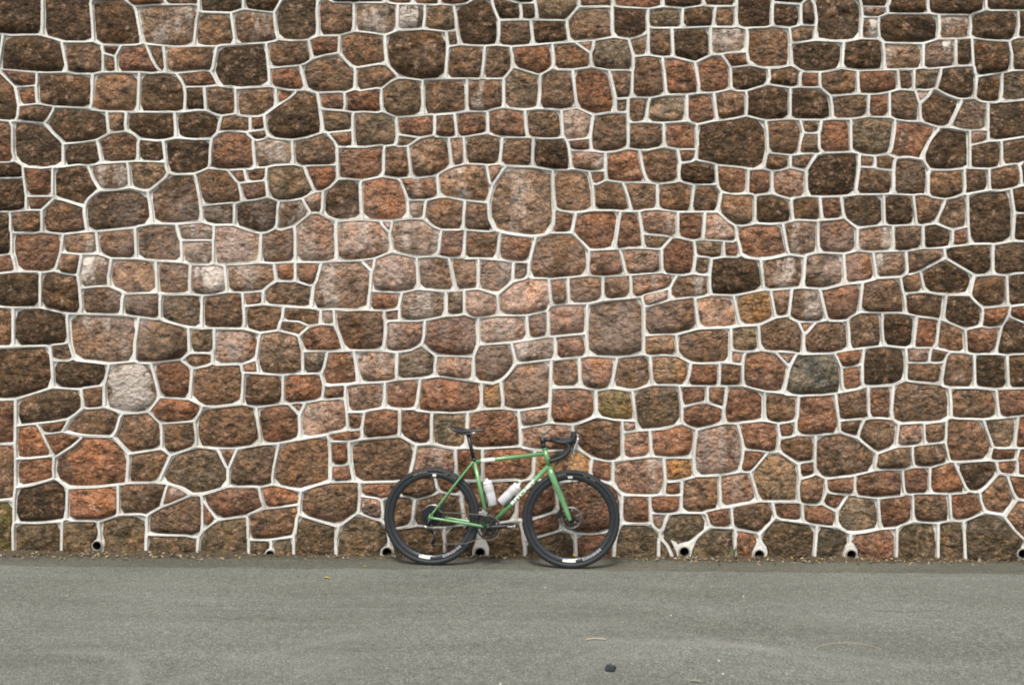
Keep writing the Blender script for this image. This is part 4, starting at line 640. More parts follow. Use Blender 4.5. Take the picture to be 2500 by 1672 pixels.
r 933 2560 799 1932 2629 2628 1139 931 930;b 66 2631 2630 2628 2629 1932 1931 800;b 67 2552 2551 1414 2487 3199 3198 2631 66 63;r 1327 2079 1413 1412 1414 2551 2552 67 1326;
r 1930 1943 2980 2981 2080 1413 2079 1327 1929;d 1538 1539 1942 1943 1930 2881 1707 1537 1536 1535;b 1267 932 1721 1610 1609 1608 1270 1269 1268;p 930 932 1267 1218 1712 933;
g 800 1931 1932 799 797;b 124 125 126 2729 798 797 799 2560 933 1712 128;b 66 800 797 798 65 64 63;g 63 64 65 1547 1205 1326 67;r 1206 1207 1929 1327 1326 1205 1204 141;
b 1704 1705 1706 1707 2881 1930 1929 1207 1708;b 1608 1611 2955 715 2964 2965 1270;d 1217 1218 1267 1268 1269 1270 2965 2964 2263 3294 1219;r 128 1712 1218 1217;
p 128 1217 1219 2075 127 124;b 65 798 2729 126 278 3271 2567 1547;r 138 139 140 141 1204 1205 1547 2567 144 143;d 142 1119 1118 1117 1120 1121 3082 3264 3265 3266 3284 1709 1704 1708 1207 1206 141 140 139 138;
r 143 144 2413 2415 142 138;r 127 2076 279 276 277 278 126 125 124;b 280 2395 118 2414 2413 144 2567 3271 278 277 276;s 434 435 2265 2264 1317 2261 2262 2263 2964 715 714 713 716 2016 2017 432 431 430;
b 1318 2563 2564 2075 1219 3294 2263 2262 2261 1317 1316 1314;r 127 2075 2564 2563 2565 2076;d 119 1117 1118 1119 142 2415 2413 2414 118 117 115;r 1117 119 3137 2180 2179 766 1121 1120;
b 1678 2656 279 2076 2565 2563 1318 2114 2112;b 276 279 2656 1678 1601 1679 1680 280;b 117 118 2395 280 1680 2597 116 115;b 115 116 1378 2542 2180 3137 119;b 764 765 766 2179 2180 2542 3178 3176 3179 3180 768 767;
r 1316 1317 2264 2265 435 1315 1314;r 1314 1315 2875 2874 2113 2112 2114 1318;r 1366 1367 1601 1678 2112 2113 1369 1368;p 1602 1603 2646 2597 1680 1679 1601 1367;
r 1376 1377 1378 116 2597 2646 3246 1379;p 1380 2702 2465 3177 3176 3178 2542 1378 1377 1376;g 1356 1603 1602 1367 1366;r 430 431 432 2813 1687 433;b 430 433 1261 1262 1263 1264 1471 1473 2874 2875 1315 435 434;
r 2331 2332 1369 2113 2874 1473 2333;p 56 1356 1366 1368 1369 2332 2331 1357;r 57 58 3136 1379 3246 2646 1603 1356 56 55 53;g 1376 1379 3136 3135 1587 1586 1380;
r 1588 1589 2464 2465 2702 1380 1586;b 3084 1587 3135 3136 58 3086;d 1586 1587 3084 3085 1553 1662 471 1661 2137 1589 1588;b 1261 433 1687 1266 1265;p 808 3270 2920 3106 1264 1263 1262 1261 1265 1266 2321 807 805;
r 1264 3106 2920 1472 1471;b 1471 1472 2715 2974 2333 1473;b 2331 2333 2974 2765 3267 1357;p 55 56 1357 3267 2765 2763 2764 54 53;s 53 54 1551 1550 851 1552 1553 3085 3084 3086 58 57;
p 1551 54 2764 2763 2028 2027;b 805 806 2770 3276 3277 808;r 2712 2713 2714 2715 1472 2920 3270 808 3277 3276 2770 2717;b 2469 1289 2028 2763 2765 2974 2715 2714 2713 2712 2716 975;
b 850 851 1550 1551 2027 2028 1289 1288 852;p 853 372 1662 1553 1552 851 850;o 373 470 471 1662 372 370;s 2557 2438 2244 2639 3062 2717 2770 806;r 2717 3062 2639 2987 2716 2712;
o 1288 1289 2469 2470 3168 1287 852;b 850 852 1287 3169 3191 2602 2640 893 853;g 372 853 893 1518 1517 371 370;p 893 2640 1022 3083 1518;b 120 121 2244 2438 2437 489 2077 2029 123;
b 2245 2987 2639 2244 121;r 656 975 2716 2987 2245 977 976;b 653 654 2470 2469 975 656;o 1287 3168 2470 654 3300 3204 1391 3190 3169;r 1392 2601 2602 3191 3169 3190 1391 1390;
b 1021 1022 2640 2602 2601 1392 1002;r 122 2051 2054 1049 977 2245 121 120;y 656 976 977 1049 1048 1046 655 653;g 655 1856 1854 1857 1858 1859 2103 3204 3300 654 653;
r 1391 3204 2103 3205 1005 1390;b 1000 1001 1002 1392 1390 1005 1004;r 1004 1005 3205 2103 1859 1489 1003 1000;r 1003 890 2483 2484 1023 1021 1002 1001 1000;p 123 710 122 120;
p 710 711 712 2171 2169 2172 2053 2052 2051 122;b 1048 1049 2054 2051 2052 2053 3171 1793 3308 2663 2571 1047 1046;p 1046 1047 1856 655;p 1856 1047 2571 1855 1854;
r 1854 1855 2160 2158 1489 1859 1858 1857;p 537 888 887 889 890 1003 1489 2158 2159 450 534 533 532;o 878 879 1792 1793 3171 2053 2172 2169 2170 877 875;r 1794 1795 2663 3308 1793 1792 879;
p 1855 2571 2663 1795 2664 224 2274 454 2160;o 447 448 449 450 2159 2158 2160 454 453;r 877 2749 2750 2751 446 2416 2418 876 875;r 875 876 2706 2705 2703 2707 2708 2709 2710 1469 2818 2817 2664 1795 1794 879 878;
r 2416 2417 1298 2871 2706 876 2418;b 1300 2704 2703 2705 2706 2871 1298 1297 1296;r 1465 1466 1467 1468 1469 2710 2709 2708 2707 2703 2704 1300;r 223 224 2664 2817 2819 195;
r 192 2268 452 2273 2274 224 223;r 453 454 2274 2273 452 451 447;b 451 452 2268 2516 2514 2515 536 535 532 533 534 450 449 448 447;p 532 535 536 2072 1987 1986 537;
g 194 195 2819 2817 2818 1469 1468 1467 1466 1465 1470 2823 2822 2821 2820 193 190;p 190 191 192 223 195 194;b 193 328 327 326 323 329 1749 1748 1747 1746 1745 1744 1743 1737 1738 1739 2517 2514 2516 2268 192 191 190;
g 326 327 328 193 2820 2821 2822 2823 1470 325 324 323;r 2378 2072 536 2515 2514 2517 1739;b 1987 2072 2378 2379 2925 1440 2966 2073;g 323 324 325 1253 2379 2378 1739 1738 1737 1740 1741 1742 329;
r 1250 1251 1252 2213 2212 1443 1442 1441 1439 1440 2925 2379 1253;d 1544 1699 1365 2473 2471 1701 1700;d 2473 3025 2684 2687 2472 2471;d 2471 2472 3183 69 3181 3182 3042 1701;
d 71 1068 1066 1067 3305 3058 1847 3056 3057 3042 3182 3181 69 68;d 3074 3075 3076 3077 3078 3058 3305 1067 1934 3079;s 1069 1933 1934 1067 1066;d 1935 1936 2283 2282 2284 2285 3074 3079 1934 1933;
d 774 775 776 1753 2278 2279 2280 2286 2282 2283 1936 781 780;d 664 1806 1805 1752 1751 1750 396 1753 776 945 943;w 1066 1068 2083 2827 2828 1069;d 233 1232 781 1936 1935 1933 1069 2828 2827 2083 232 231 229;
s 780 781 1232 233 1233 1234 779 778 777 774;d 777 778 779 3184 3200 3201 3202 3203 3309 368 944 943 945 776 775 774;d 369 661 662 663 664 943 944 368 367 362;b 1540 1541 2688 70 2687 2684 2683 2682 2680 2681 1941 1940 1539 1538 1535;
b 68 69 3183 2472 2687 70;d 68 70 2688 1541 2553 2556 1065 1064 1063 71;d 826 1020 2907 232 2083 1068 71 1063;s 231 232 2907 1020 412 291 230 229;w 229 230 292 267 1108 1234 1233 233;
d 2623 3184 779 1234 1108;d 1128 672 3221 3203 3202 3201 3200 3184 2623 2622 2621 2619;g 367 368 3309 3203 3221 672 366 365 364 363 362;d 1535 1536 1537 3245 2555 2554 2553 1541 1540;
r 2553 2554 2555 2799 33 2798 1065 2556;b 36 826 1063 1064 1065 2798 33 32;r 410 411 412 1020 826 36 827 2960 413;b 414 291 412 411 410;g 265 266 267 292 230 291 414 482 2978 2977 268;
d 269 270 271 2620 2619 2621 2622 2623 1108 267 266 265;d 1126 1127 1128 2619 2620 3068 1130 1129;g 672 1128 1127 1126 1131 1096 1095 1094 1093 671 670 366;d 1709 2435 3244 3245 1537 1707 1706 1705 1704;
d 32 33 2799 2555 3245 3244 2435 870 2436 35 34;b 32 34 35 168 2084 827 36;r 2085 413 2960 827 2084;b 410 413 2085 3290 1284 1283 483 481 482 414;p 484 268 2977 2978 482 481;
d 265 268 484 481 483 1285 3295 3298 271 270 269;s 2620 271 3298 3295 3299 3087 3143 3170 1130 3068;d 1126 1129 1130 3170 3143 3142 2953 1698 1695 1696 1697 164 3127 1096 1131;
b 869 870 2435 1709 3284 3266 733 872 871;b 873 874 3195 2436 870 869;b 869 871 872 903 904 1549 169 3275 874 873;r 166 167 168 35 2436 3195 874 3275 169;g 170 171 2984 2986 3293 3292 3291 1284 3290 2085 2084 168 167 166;
r 483 1283 1284 3291 3292 3293 2986 1566 2834 2833 2747 2829 2830 2831 2832 1285;d 97 961 3087 3299 3295 1285 2832 2831 2830 2829 2747 2698 2748 962;p 2953 3142 3143 3087 961;
d 98 99 2952 1698 2953 961 97 95;b 1698 2952 99 2959 2252 2251 2249 2250 1633 1695;b 732 733 3266 3265 3264 3082 735 734;b 736 904 903 872 733 732;r 769 770 735 3082 1121 766 765 764;
p 732 734 735 770 3061 3162 2672 736;d 166 169 1549 904 736 2672 2791 1247 2880 2931 2932 3243 171 170;b 171 3243 2932 1570 2985 2984;b 1564 1565 1566 2986 2984 2985 1570 1569;
b 1569 1570 2932 2931 2880 359 1568 1567 1564;b 1567 1568 2509 2699 2696 2697 2698 2747 2833 2834 1566 1565 1564;b 2633 2634 2635 962 2748 2698 2697 2696 2700 315 2636;
d 97 962 2635 2634 2633 2186 2185 96 95;b 95 96 2187 2188 2958 2957 2252 2959 99 98;b 2249 2251 2252 2957 2958 3069 2255 2254 2253;d 764 767 768 2259 2257 2260 3061 770 769;
d 2672 3162 3061 2260 2942 2938 1249 2791;r 1246 1247 2791 1249 1248;d 358 359 2880 1247 1246 360;d 361 1116 2509 1568 359 358;b 313 314 315 2700 2696 2699 2509 1116 317 316;
b 318 2600 2186 2633 2636 315 314 313;d 1872 1873 2188 2187 96 2185 2186 2600 3007 3009 1874;d 1910 3234 3235 3236 3069 2958 2188 1873;d 1875 1912 1911 1909 1910 1873 1872;
r 2138 2139 2258 2257 2259 768 3180 3179 3176 3177 2465 2464 1589 2137 1661;s 2257 2258 2139 2867 3301 2941 2940 2939 2938 2942 2260;r 1246 1248 1249 2938 2939 2940 2941 2056 2055 1635 360;
s 358 360 1635 1171 1115 1114 361;b 782 317 1116 361 1114 1115 1170 783;d 313 316 317 782 784 158 2599 2598 318;r 318 2598 2599 3008 3007 2600;s 472 1459 2865 2866 2867 2139 2138 1661 471 470;
d 1460 1461 2411 2056 2941 3301 2867 2866 2865 1459 1458;r 1635 2055 2056 2411 1461 2412 2972 2318 1171;w 1171 2318 1310 1307 1308 783 1170 1115;b 157 158 784 782 783 1308 1307 1309 159;
d 160 161 2543 1874 3009 3007 3008 2599 158 157;d 1872 1874 2543 2561 2562 883 1918 1917 1914 1915 1916 1875;b 470 373 1957 472;s 1459 472 1957 1958 1954 1956 1101 1458;
r 682 1097 1098 2412 1461 1460 1458 1101 1100 1099;b 922 923 924 2317 1310 2318 2972 2412 1098 748 925;b 1310 2317 924 3072 644 159 1309 1307;d 157 159 644 643 641 645 161 160;
d 1733 2561 2543 161 645 1732 1728;d 880 881 882 883 2562 2561 1733 2242 137;d 643 644 3072 924 923 922 926 2478 2479 642 641;d 641 642 2450 1731 1730 1729 1728 1732 645;
r 1728 1729 1730 1731 2451 1767 133 2242 1733;r 134 135 136 137 2242 133 132 129;b 370 371 996 995 994 993 999 1953 1954 1958 1957 373;p 1955 1956 1954 1953;b 680 681 682 1099 1100 1101 1956 1955 1953 999 684 683;
b 685 746 747 748 1098 1097 682 681 680;d 749 2477 2476 926 922 925 748 747 746;r 926 2476 2477 2950 1826 1821 2512 2479 2478;b 1823 2450 642 2479 2512 1821 1820 1819;
r 1766 1767 2451 1731 2450 1823 1768;d 132 133 1767 1766 1667 1666 1663 1664 1665 131 130 129;p 993 994 995 996 2929 998 997;r 680 683 684 1593 1594 3254 554 685;
d 557 2701 955 1828 749 746 685 554 553 552;p 1824 1825 1826 2950 2477 749 1828 1827;b 1819 1820 1821 1826 1825 1824 1829 950 1822;r 1023 2928 998 2929 996 371 1517 1518 3083 1022 1021;
k 993 997 998 2928 2975 2091 2976 1770 556 3253 1594 1593 684 999;r 552 553 554 3254 1594 3253 556 555;b 949 950 1829 1824 1827 1828 955 954 953;b 951 952 2167 1768 1823 1819 1822 950 949;
d 1766 1768 2167 2168 3006 1667;d 1663 1666 1667 3006 3280 3130 3278 3279 1669 1668;b 2090 2091 2975 2928 1023 2484 6 2089;r 587 588 1374 1769 1770 2976 2091 2090 2089 9 585;
b 552 555 556 1770 1769 1374 1771 1772 2743 2742 557;r 557 2742 2743 3000 607 3080 2701;b 608 609 344 3145 2788 2787 952 951 949 953 954 955 2701 3080 607 187;b 2167 952 2787 2788 3146 913 1613 2168;
r 1614 3129 3128 2026 3130 3280 3006 2168 1613 1612;r 5 6 2484 2483 890 889 887 891 892 2281 7;r 8 9 2089 6 5;d 1375 3110 1772 1771 1374 588;b 186 187 607 3000 2743 1772 3110 1375 3252 188;
p 189 346 609 608 187 186;b 342 343 344 609 346;b 345 1164 915 914 912 913 3146 2788 3145 344 343 342;g 916 917 1612 1613 913 912;r 1612 917 2238 1161 2236 2237 221 3131 3132 1614;
r 887 888 537 1986 1988 892 891;g 1986 1987 2073 2762 2761 2387 1464 7 2281 892 1988;b 5 7 1464 1463 586 585 9 8;r 1463 1464 2387 2496 1462 586;b 585 586 1462 2119 2121 2269 2270 188 3252 1375 588 587;
g 186 188 2270 2269 2271 2272 1386 1385 189;b 346 189 1385 1386 1163 1162 345 342;r 912 914 915 2313 2314 2238 917 916;r 286 287 288 206 1160 1161 2238 2314 3283 289;
r 2313 990 2587 289 3283 2314;d 989 990 2313 915 1164 2064 988 987 984;b 1462 2496 2387 2761 2762 2983 3073 3026 2120 2119;r 2119 2120 2971 2535 2531 2532 2121;r 2269 2121 2532 2531 2533 2534 2846 2793 2792 2272 2271;
r 2396 1163 1386 2272 2792 2793 2398 2397;r 345 1162 1163 2396 2063 2062 988 2064 1164;b 984 985 986 1880 1876 1877 2588 2587 990 989;r 286 289 2587 2588 1877 1389 1388 1387 290;
r 2971 2120 3026 2970 2969 2535;g 2535 2969 2970 3209 3286 2665 2864 2845 2534 2533 2531;r 2534 2845 2776 3109 2518 3242 2398 2793 2846;b 2396 2397 2398 3242 2518 2227 2519 1647 2063;
r 987 988 2062 2063 1647 1643 986 985 984;b 1878 1879 3139 3140 1480 2038 1389 1877 1876;r 2762 2073 2966 3066 3067 2983;r 2983 3067 3206 3208 3209 2970 3026 3073;
g 1254 3207 3206 3067 3066 2966 1440 1439 1444 1445 1446 1447 1252 1251 1250;b 1975 1976 1977 2665 3286 3209 3208 3206 3207 1254 2358 2357 2356 2359 1978;r 2356 2357 2358 2228 2776 2845 2864 2665 1977 2364 2363 2362 2361 2360;
b 2223 2224 2225 2226 2227 2518 3109 2776 2228;b 1647 2519 2227 2226 2225 2224 2223 1646 1645 1644 1643;b 1271 1272 3210 3211 3212 3213 3214 3215 3216 3138 1879 1878 1876 1880 986 1643 1644 1645 1646 1274 1273;
d+ 2096 1966 2248 1710;d+ 1966 2096 2097 2455 1965 1964;r+ 1964 1965 2586 2585 198;b+ 198 2585 1617 197 196;d+ 196 197 2458 2800 199;b+ 2758 2759 2760 199 2800 1529;
g+ 2293 2294 2760 2759 2758 1764 2295;r+ 2296 2297 2308 2307 2294 2293;r+ 1399 1548 2307 2308 1339;b+ 1397 1398 1548 1399;r+ 1400 1428 1427 1177 1398 1397;b+ 1177 1427 1428 2504 2608 1176 509;
g+ 509 1176 2903 2728 508 507;p+ 507 508 1349 510;p+ 510 1349 2393 2365 659;d+ 659 2365 1951 658 657;d+ 657 658 1294 1293 660;r+ 1295 2162 2784 660 1293;b+ 2163 833 2784 2162 2049;
b+ 833 2163 2956 832 831;p+ 152 153 154 831 832 156;p+ 155 3303 227 226 225 154 153 152;d+ 225 226 227 1972 1973 228;d+ 2475 2527 3104 228 1973;r+ 252 2572 3104 2527 2573;
d+ 254 2611 2572 252 251;b+ 2611 254 3111 2610 1922;b+ 1922 2610 2506 2675 1921 1920;b+ 1920 1921 1145 79;b+ 79 1145 1144 1147 1148 78 77;p+ 77 78 2638 1227 80;p+ 1225 1226 1994 80 1227;
g+ 1995 2239 2240 1994 1226;b+ 2241 1562 2388 2240 2239;d+ 1563 2388 1562 819;b+ 185 1899 1563 819 817;p+ 182 183 1900 1899 185;b+ 2933 2934 1900 183 2891 2606;p+ 2935 3257 2934 2933;
b+ 1711 2097 2096 1710 1531;g+ 2454 2455 2097 1711 2457 2456;b+ 1615 1616 1617 2585 2586 1965 2455 2454 1619;b+ 1618 1528 2458 197 1617 1616 1615;p+ 1529 2800 2458 1528 1526;
g+ 1526 1527 1763 1764 2758 1529;r+ 1765 427 3097 2295 1764 1763;b+ 2293 2295 3097 2492 2297 2296;d+ 1339 2308 2297 2492 1338 353;b+ 349 350 1400 1397 1399 1339 353 352;
b+ 1546 2995 2504 1428 1400 350;b+ 2607 2608 2504 2995 2609;p+ 2035 3052 2903 1176 2608 2607;b+ 2903 3052 2902 2728;b+ 508 2728 2902 2797 2796 2393 1349;d+ 405 1951 2365 2393 2796 404 402;
g+ 1554 1294 658 1951 405 1555;d+ 1293 1294 1554 1556 1557 2771 1295;r+ 1342 2049 2162 1295 2771 2050;g+ 1344 2956 2163 2049 1342 1341 1340;r+ 884 156 832 2956 1344 885;
b+ 156 884 886 836 155 152;d+ 837 1972 227 3303 155 836 834;d+ 1972 837 2873 1496 2475 1973;b+ 1497 2573 2527 2475 1496 1494;d+ 251 252 2573 1497 2427 1949 253;d+ 251 253 2767 862 2505 2506 2610 3111 254;
b+ 1840 2381 1921 2675 2506 2505;r+ 1144 1145 1921 2381 2380 1146;b+ 1144 1146 973 2329 1148 1147;r+ 2330 2638 78 1148 2329;b+ 1225 1227 2638 2330 1320 1573 1228;
b+ 1228 1429 1430 1995 1226 1225;d+ 2102 972 3013 2241 2239 1995 1430;d+ 819 1562 2241 3013 972 970 818 817;b+ 185 817 818 347 184 182;d+ 184 348 2891 183 182;r+ 2401 2605 2606 2891 348 2399;
r+ 2540 2935 2933 2606 2605 2401 2538;r+ 1532 3053 3054 2457 1711 1531 1530;b+ 2456 2457 3054 3053 814 910 3232 1619 2454;b+ 907 908 909 2495 1618 1615 1619 3232 910;
b+ 1528 1618 2495 2999 2466 1527 1526;b+ 1763 1527 2466 2676 428 2508 1765;b+ 426 427 1765 2508 428;b+ 429 1383 1384 2086 2904 1338 2492 3097 427 426;b+ 352 353 1338 2904 2086 1215 351 349;
b+ 351 2893 3196 3197 1546 350 349;b+ 1546 3197 3196 668 2609 2995;g+ 669 2035 2607 2609 668 666;b+ 1133 3094 2797 2902 3052 2035 669;b+ 629 404 2796 2797 3094 1863 2369;
d+ 404 629 403 402;b+ 402 403 628 46 1555 405;g+ 43 44 2809 1557 1556 1554 1555 46;p+ 1557 2809 2889 2050 2771;g+ 1340 1341 1342 2050 2889 2081 1343;b+ 1340 1343 2082 2164 885 1344;
b+ 884 885 2164 1358 838 886;r+ 836 886 838 216 835 834;r+ 834 835 1286 2499 2873 837;d+ 1496 2873 2499 2498 1495 1494;d+ 1494 1495 2901 1950 1948 1949 2427 1497;
r+ 861 862 2767 253 1949 1948 863;b+ 864 1838 1839 1840 2505 862 861;b+ 12 2380 2381 1840 1839 1838;b+ 13 14 973 1146 2380 12 10;d+ 974 1319 1320 2330 2329 973 14;
b+ 1321 235 1429 1228 1573 1320 1319;d+ 237 2968 2102 1430 1429 235 234;g+ 972 2102 2968 971 970;b+ 971 3189 3248 2690 347 818 970;r+ 184 347 2690 2559 2400 2399 348;
r+ 2399 2400 3035 2539 2538 2401;b+ 2538 2539 3023 3021 2540;g+ 1530 1323 2256 1532;r+ 813 814 3053 1532 2256 815;b+ 816 911 907 910 814 813;r+ 911 794 1419 909 908 907;
b+ 1420 1421 1174 2999 2495 909 1419 1417;b+ 1175 2676 2466 2999 1174 1172;r+ 426 428 2676 1175 1761 1382 429;d+ 429 1382 526 2840 1384 1383;d+ 1215 2086 1384 2840 1214 1213 1212;
r+ 1216 3160 2893 351 1215 1212;p+ 668 3196 2893 3160 3192 1807 667 666;g+ 666 667 1134 1132 1133 669;d+ 919 1424 1863 3094 1133 1132;b+ 650 2108 2369 1863 1424 1422;
r+ 629 2369 2108 2107 1591 1590 628 403;d+ 46 628 1590 1592 45 43;r+ 45 1425 44 43;d+ 1426 2658 2081 2889 2809 44 1425;b+ 1533 409 2082 1343 2081 2658 2005;d+ 406 407 1358 2164 2082 409;
r+ 215 216 838 1358 407 1908 217;d+ 218 219 1286 835 216 215;d+ 439 440 1703 2498 2499 1286 219;d+ 2498 1703 1907 2963 2901 1495;d+ 1950 2901 2963 2576;b+ 1950 2576 2575 2577 863 1948;
b+ 861 863 2577 2346 2345 864;b+ 12 1838 864 2345 1897 11 10;b+ 10 11 2078 906 1561 974 14 13;d+ 1319 974 1561 1403 1321;b+ 234 235 1321 1403 1178 236;b+ 234 236 1179 2917 237;
r+ 2918 3189 971 2968 237 2917 2916;b+ 2898 3247 3248 3189 2918 3249;d+ 2559 2690 3248 3247 2898 2558 1861;p+ 1862 3035 2400 2559 1861 721;r+ 3023 2539 3035 1862 375 3217 3022 3021;
g+ 1325 2774 3165 815 2256 1323 1322;r+ 813 815 3165 2774 2367 2775 816;p+ 793 794 911 816 2775 795;g+ 796 1418 1417 1419 794 793;b+ 1417 1418 1431 1520 1421 1420;
g+ 1174 1421 1520 1519 1173 1172;b+ 1172 1173 1762 1760 1761 1175;b+ 524 525 526 1382 1761 1760 527;g+ 377 378 1214 2840 526 525 524 380;d+ 383 1216 1212 1213 1214 378 381;
d+ 1216 383 3173 3240 1807 3192 3160;r+ 667 1807 3240 1404 1134;d+ 918 919 1132 1134 1404 2093 2095 920;b+ 921 1423 1422 1424 919 918;r+ 401 650 1422 1423 651;p+ 398 399 1591 2107 2108 650 401;
p+ 1590 1591 399 2529 2528 2530 1592;r+ 1425 45 1592 2530 3105 2446 1426;b+ 2445 1534 2005 2658 1426 2446;r+ 1355 1533 2005 1534;b+ 409 1533 1355 1353 408 406;b+ 408 1755 1754 217 1908 407 406;
b+ 215 217 1754 1756 441 439 219 218;b+ 441 2460 2459 677 440 439;b+ 647 1907 1703 440 677 675;d+ 649 2575 2576 2963 1907 647 646;g+ 2575 649 3107 3108 2973 2346 2577;
b+ 1896 1897 2345 2346 2973 297;r+ 1898 840 2078 11 1897 1896;b+ 841 906 2078 840 839;d+ 841 905 1178 1403 1561 906;r+ 236 1178 905 2807 2808 2844 1179;d+ 175 2916 2917 1179 2844 1184;
p+ 172 173 3263 3249 2918 2916 175;d+ 2898 3249 3263 173 3001 1785 2897 2558;b+ 720 721 1861 2558 2897 1785 722;d+ 248 374 375 1862 721 720 376;g+ 250 3022 3217 375 374 248 247;
r+ 1322 1324 1373 1325;b+ 2366 2367 2774 1325 1373 2122;p+ 2368 2795 795 2775 2367 2366;g+ 793 795 2795 2919 2267 796;b+ 593 1431 1418 796 2267 592 591 589;d+ 1432 1433 1519 1520 1431 593;
d+ 1519 1433 707 1559 1762 1173;d+ 790 527 1760 1762 1559 791;r+ 527 790 792 1186 380 524;r+ 380 1186 1187 379 377;r+ 379 436 382 381 378 377;r+ 381 382 437 438 2720 2721 3173 383;
g+ 2093 1404 3240 3173 2721 3194 2930 2094;b+ 2093 2094 2352 2353 2354 920 2095;g+ 918 920 2354 2727 2689 921;b+ 1423 921 2689 2574 2474 651;d+ 401 651 2474 600 400 398;
b+ 400 678 679 2528 2529 399 398;g+ 618 3134 3105 2530 2528 679 616 615;d+ 2446 3105 3134 618 3088 2092 2445;b+ 1355 1534 2445 2092 1815 1354 1353;r+ 1354 2444 1755 408 1353;
r+ 1754 1755 2444 3070 2982 1756;d+ 441 1756 2982 1798 948 2460;b+ 677 2459 2460 948 946 676 675;d+ 646 647 675 676 1153 648;b+ 646 648 1543 1542 1545 3107 649;b+ 3107 1545 1846 3108;
b+ 296 297 2973 3108 1846 295 294 293;d+ 298 3118 3015 1898 1896 297 296 293;d+ 840 1898 3015 3014 397 839;b+ 394 395 2807 905 841 839 397;p+ 1017 1018 2808 2807 395;
b+ 1183 1184 2844 2808 1018 1185;r+ 175 1184 1183 1152 174 172;d+ 174 1151 1786 722 1785 3001 173 172;p+ 720 722 1786 1151 2924 3158 1149 376;b+ 247 248 376 1149 2385 249;
d+ 247 249 2718 250;d+ 1324 1372 2962 2123 539 2122 1373;b+ 541 2794 2368 2366 2122 539 538;b+ 2267 2919 2795 2368 2794 541 1188 2722 2266 592;p+ 591 592 2266 1313 590 589;
d+ 589 590 708 706 707 1433 1432 593;r+ 709 1692 1558 791 1559 707 706;b+ 790 791 1558 3040 3039 3038 3037 419 792;b+ 420 436 379 1187 1186 792 419 418 415;b+ 382 436 420 2344 981 978 979 980 627 438 437;
p+ 621 622 623 624 2930 3194 2721 2720 438 627 626;p+ 2094 2930 624 2773 2772 2234 2352;b+ 1478 2230 2231 2727 2354 2353 2352 2234 2233 2232;b+ 2727 2231 2979 1107 3155 3154 3153 2618 3273 2574 2689;
r+ 599 600 2474 2574 3273 2618 605 604 603 602 601;r+ 606 1136 1137 1337 637 1336 616 679 678 400 600 599;r+ 615 616 1336 637 636 635 633 617;b+ 615 617 3238 3237 2178 2177 2173 2174 2175 2176 3088 618;
d+ 1814 1815 2092 3088 2176 1041;b+ 1816 1817 1818 2183 2184 3070 2444 1354 1815 1814;b+ 1798 2982 3070 2184 3071 2520 2856 2855 2854 1797 1796;d+ 948 1798 1796 1799 947 946;
g+ 947 1853 1852 1361 2525 1153 676 946;b+ 1364 1365 1699 1544 1542 1543 648 1153 2525 1361 1360 1359;r+ 1542 1544 1700 1701 3042 3057 3056 1847 295 1846 1545;r+ 293 294 295 1847 3058 3078 3077 3076 3075 3074 2285 298;
g+ 2286 2280 3014 3015 3118 298 2285 2284 2282;r+ 397 3014 2280 2279 2278 1753 396 394;r+ 396 1750 1751 1752 1019 1017 395 394;b+ 1019 1292 1290 1291 1185 1018 1017;
r+ 1183 1185 1291 1290 1124 2298 2299 1152;d+ 1152 2299 2298 2300 1457 2924 1151 174;r+ 1454 1455 3158 2924 1457;p+ 1149 3158 1455 3012 2386 2385;r+ 2385 2386 2719 1938 2718 249;
b+ 2962 1372 2951 2961 2123;g+ 538 539 2123 2961 1735 540;p+ 538 540 638 639 1188 541;b+ 1189 1190 2443 2722 1188 639;b+ 1313 2266 2722 2443 1256 844;r+ 845 708 590 1313 844 842;
g+ 706 708 845 2785 935 1694 1693 709;d+ 1734 1735 2961 2951 1637 2882 1596;r+ 540 1735 1734 1736 640 638;r+ 640 1197 1200 3041 1190 1189 639 638;r+ 1255 1256 2443 1190 3041 1257;
p+ 844 1256 1255 520 2732 843 842;r+ 842 843 2733 2785 845;p+ 934 935 2785 2733 1451 1450 1448 1449 941 940 939 938 937 936;b+ 1638 2882 1637 1636;r+ 1595 1596 2882 1638 1371;
p+ 640 1736 1734 1596 1595 1199 1198 1197;b+ 1197 1198 1199 2906 3147 1200;r+ 3041 1200 3147 1082 1257;b+ 519 520 1255 1257 1082 521;b+ 522 523 2732 520 519;p+ 652 1778 1451 2733 843 2732 523 355;
g+ 1448 1450 1451 1778 1453 1452;b+ 18 1370 1371 1638 1636 16 15;d+ 868 2906 1199 1595 1371 1370 18 866 865;b+ 1082 3147 2906 868 2670 1081 521;p+ 354 355 523 522 519 521 1081 356;
g+ 357 1229 1230 652 355 354;r+ 1231 751 2812 1579 2581 2580 2579 2578 1453 1778 652 1230 1229;g+ 15 16 176 17;g+ 15 17 2694 3114 866 18;b+ 865 866 3114 474 867;
p+ 865 867 2671 2670 868;r+ 2670 2671 2679 2678 2677 356 1081;p+ 354 356 2677 2310 2309 2311 357;p+ 750 751 1231 1229 357 2311 752;d+ 753 1581 1580 1578 1579 2812 751 750;
r+ 176 177 2012 2937 2694 17;d+ 473 474 3114 2694 2937 475;g+ 476 2936 2679 2671 867 474 473;g+ 2677 2678 2679 2936 2948 1103 2310;r+ 1105 2309 2310 1103 1102;b+ 2309 1105 2008 752 2311;
d+ 750 752 2008 2006 2007 2843 753;r+ 2012 177 2342 2011 2010;b+ 475 2937 2012 2010 1902 1901;r+ 473 475 1901 1903 2511 476;d+ 476 2511 3112 3113 2497 2948 2936;
p+ 1102 1103 2948 2497 1006 1104;b+ 1102 1104 1 1210 2006 2008 1105;d+ 1211 2453 2452 2410 2007 2006 1210 1208;g+ 2342 2343 2711 2011;p+ 2011 2711 3089 1902 2010;
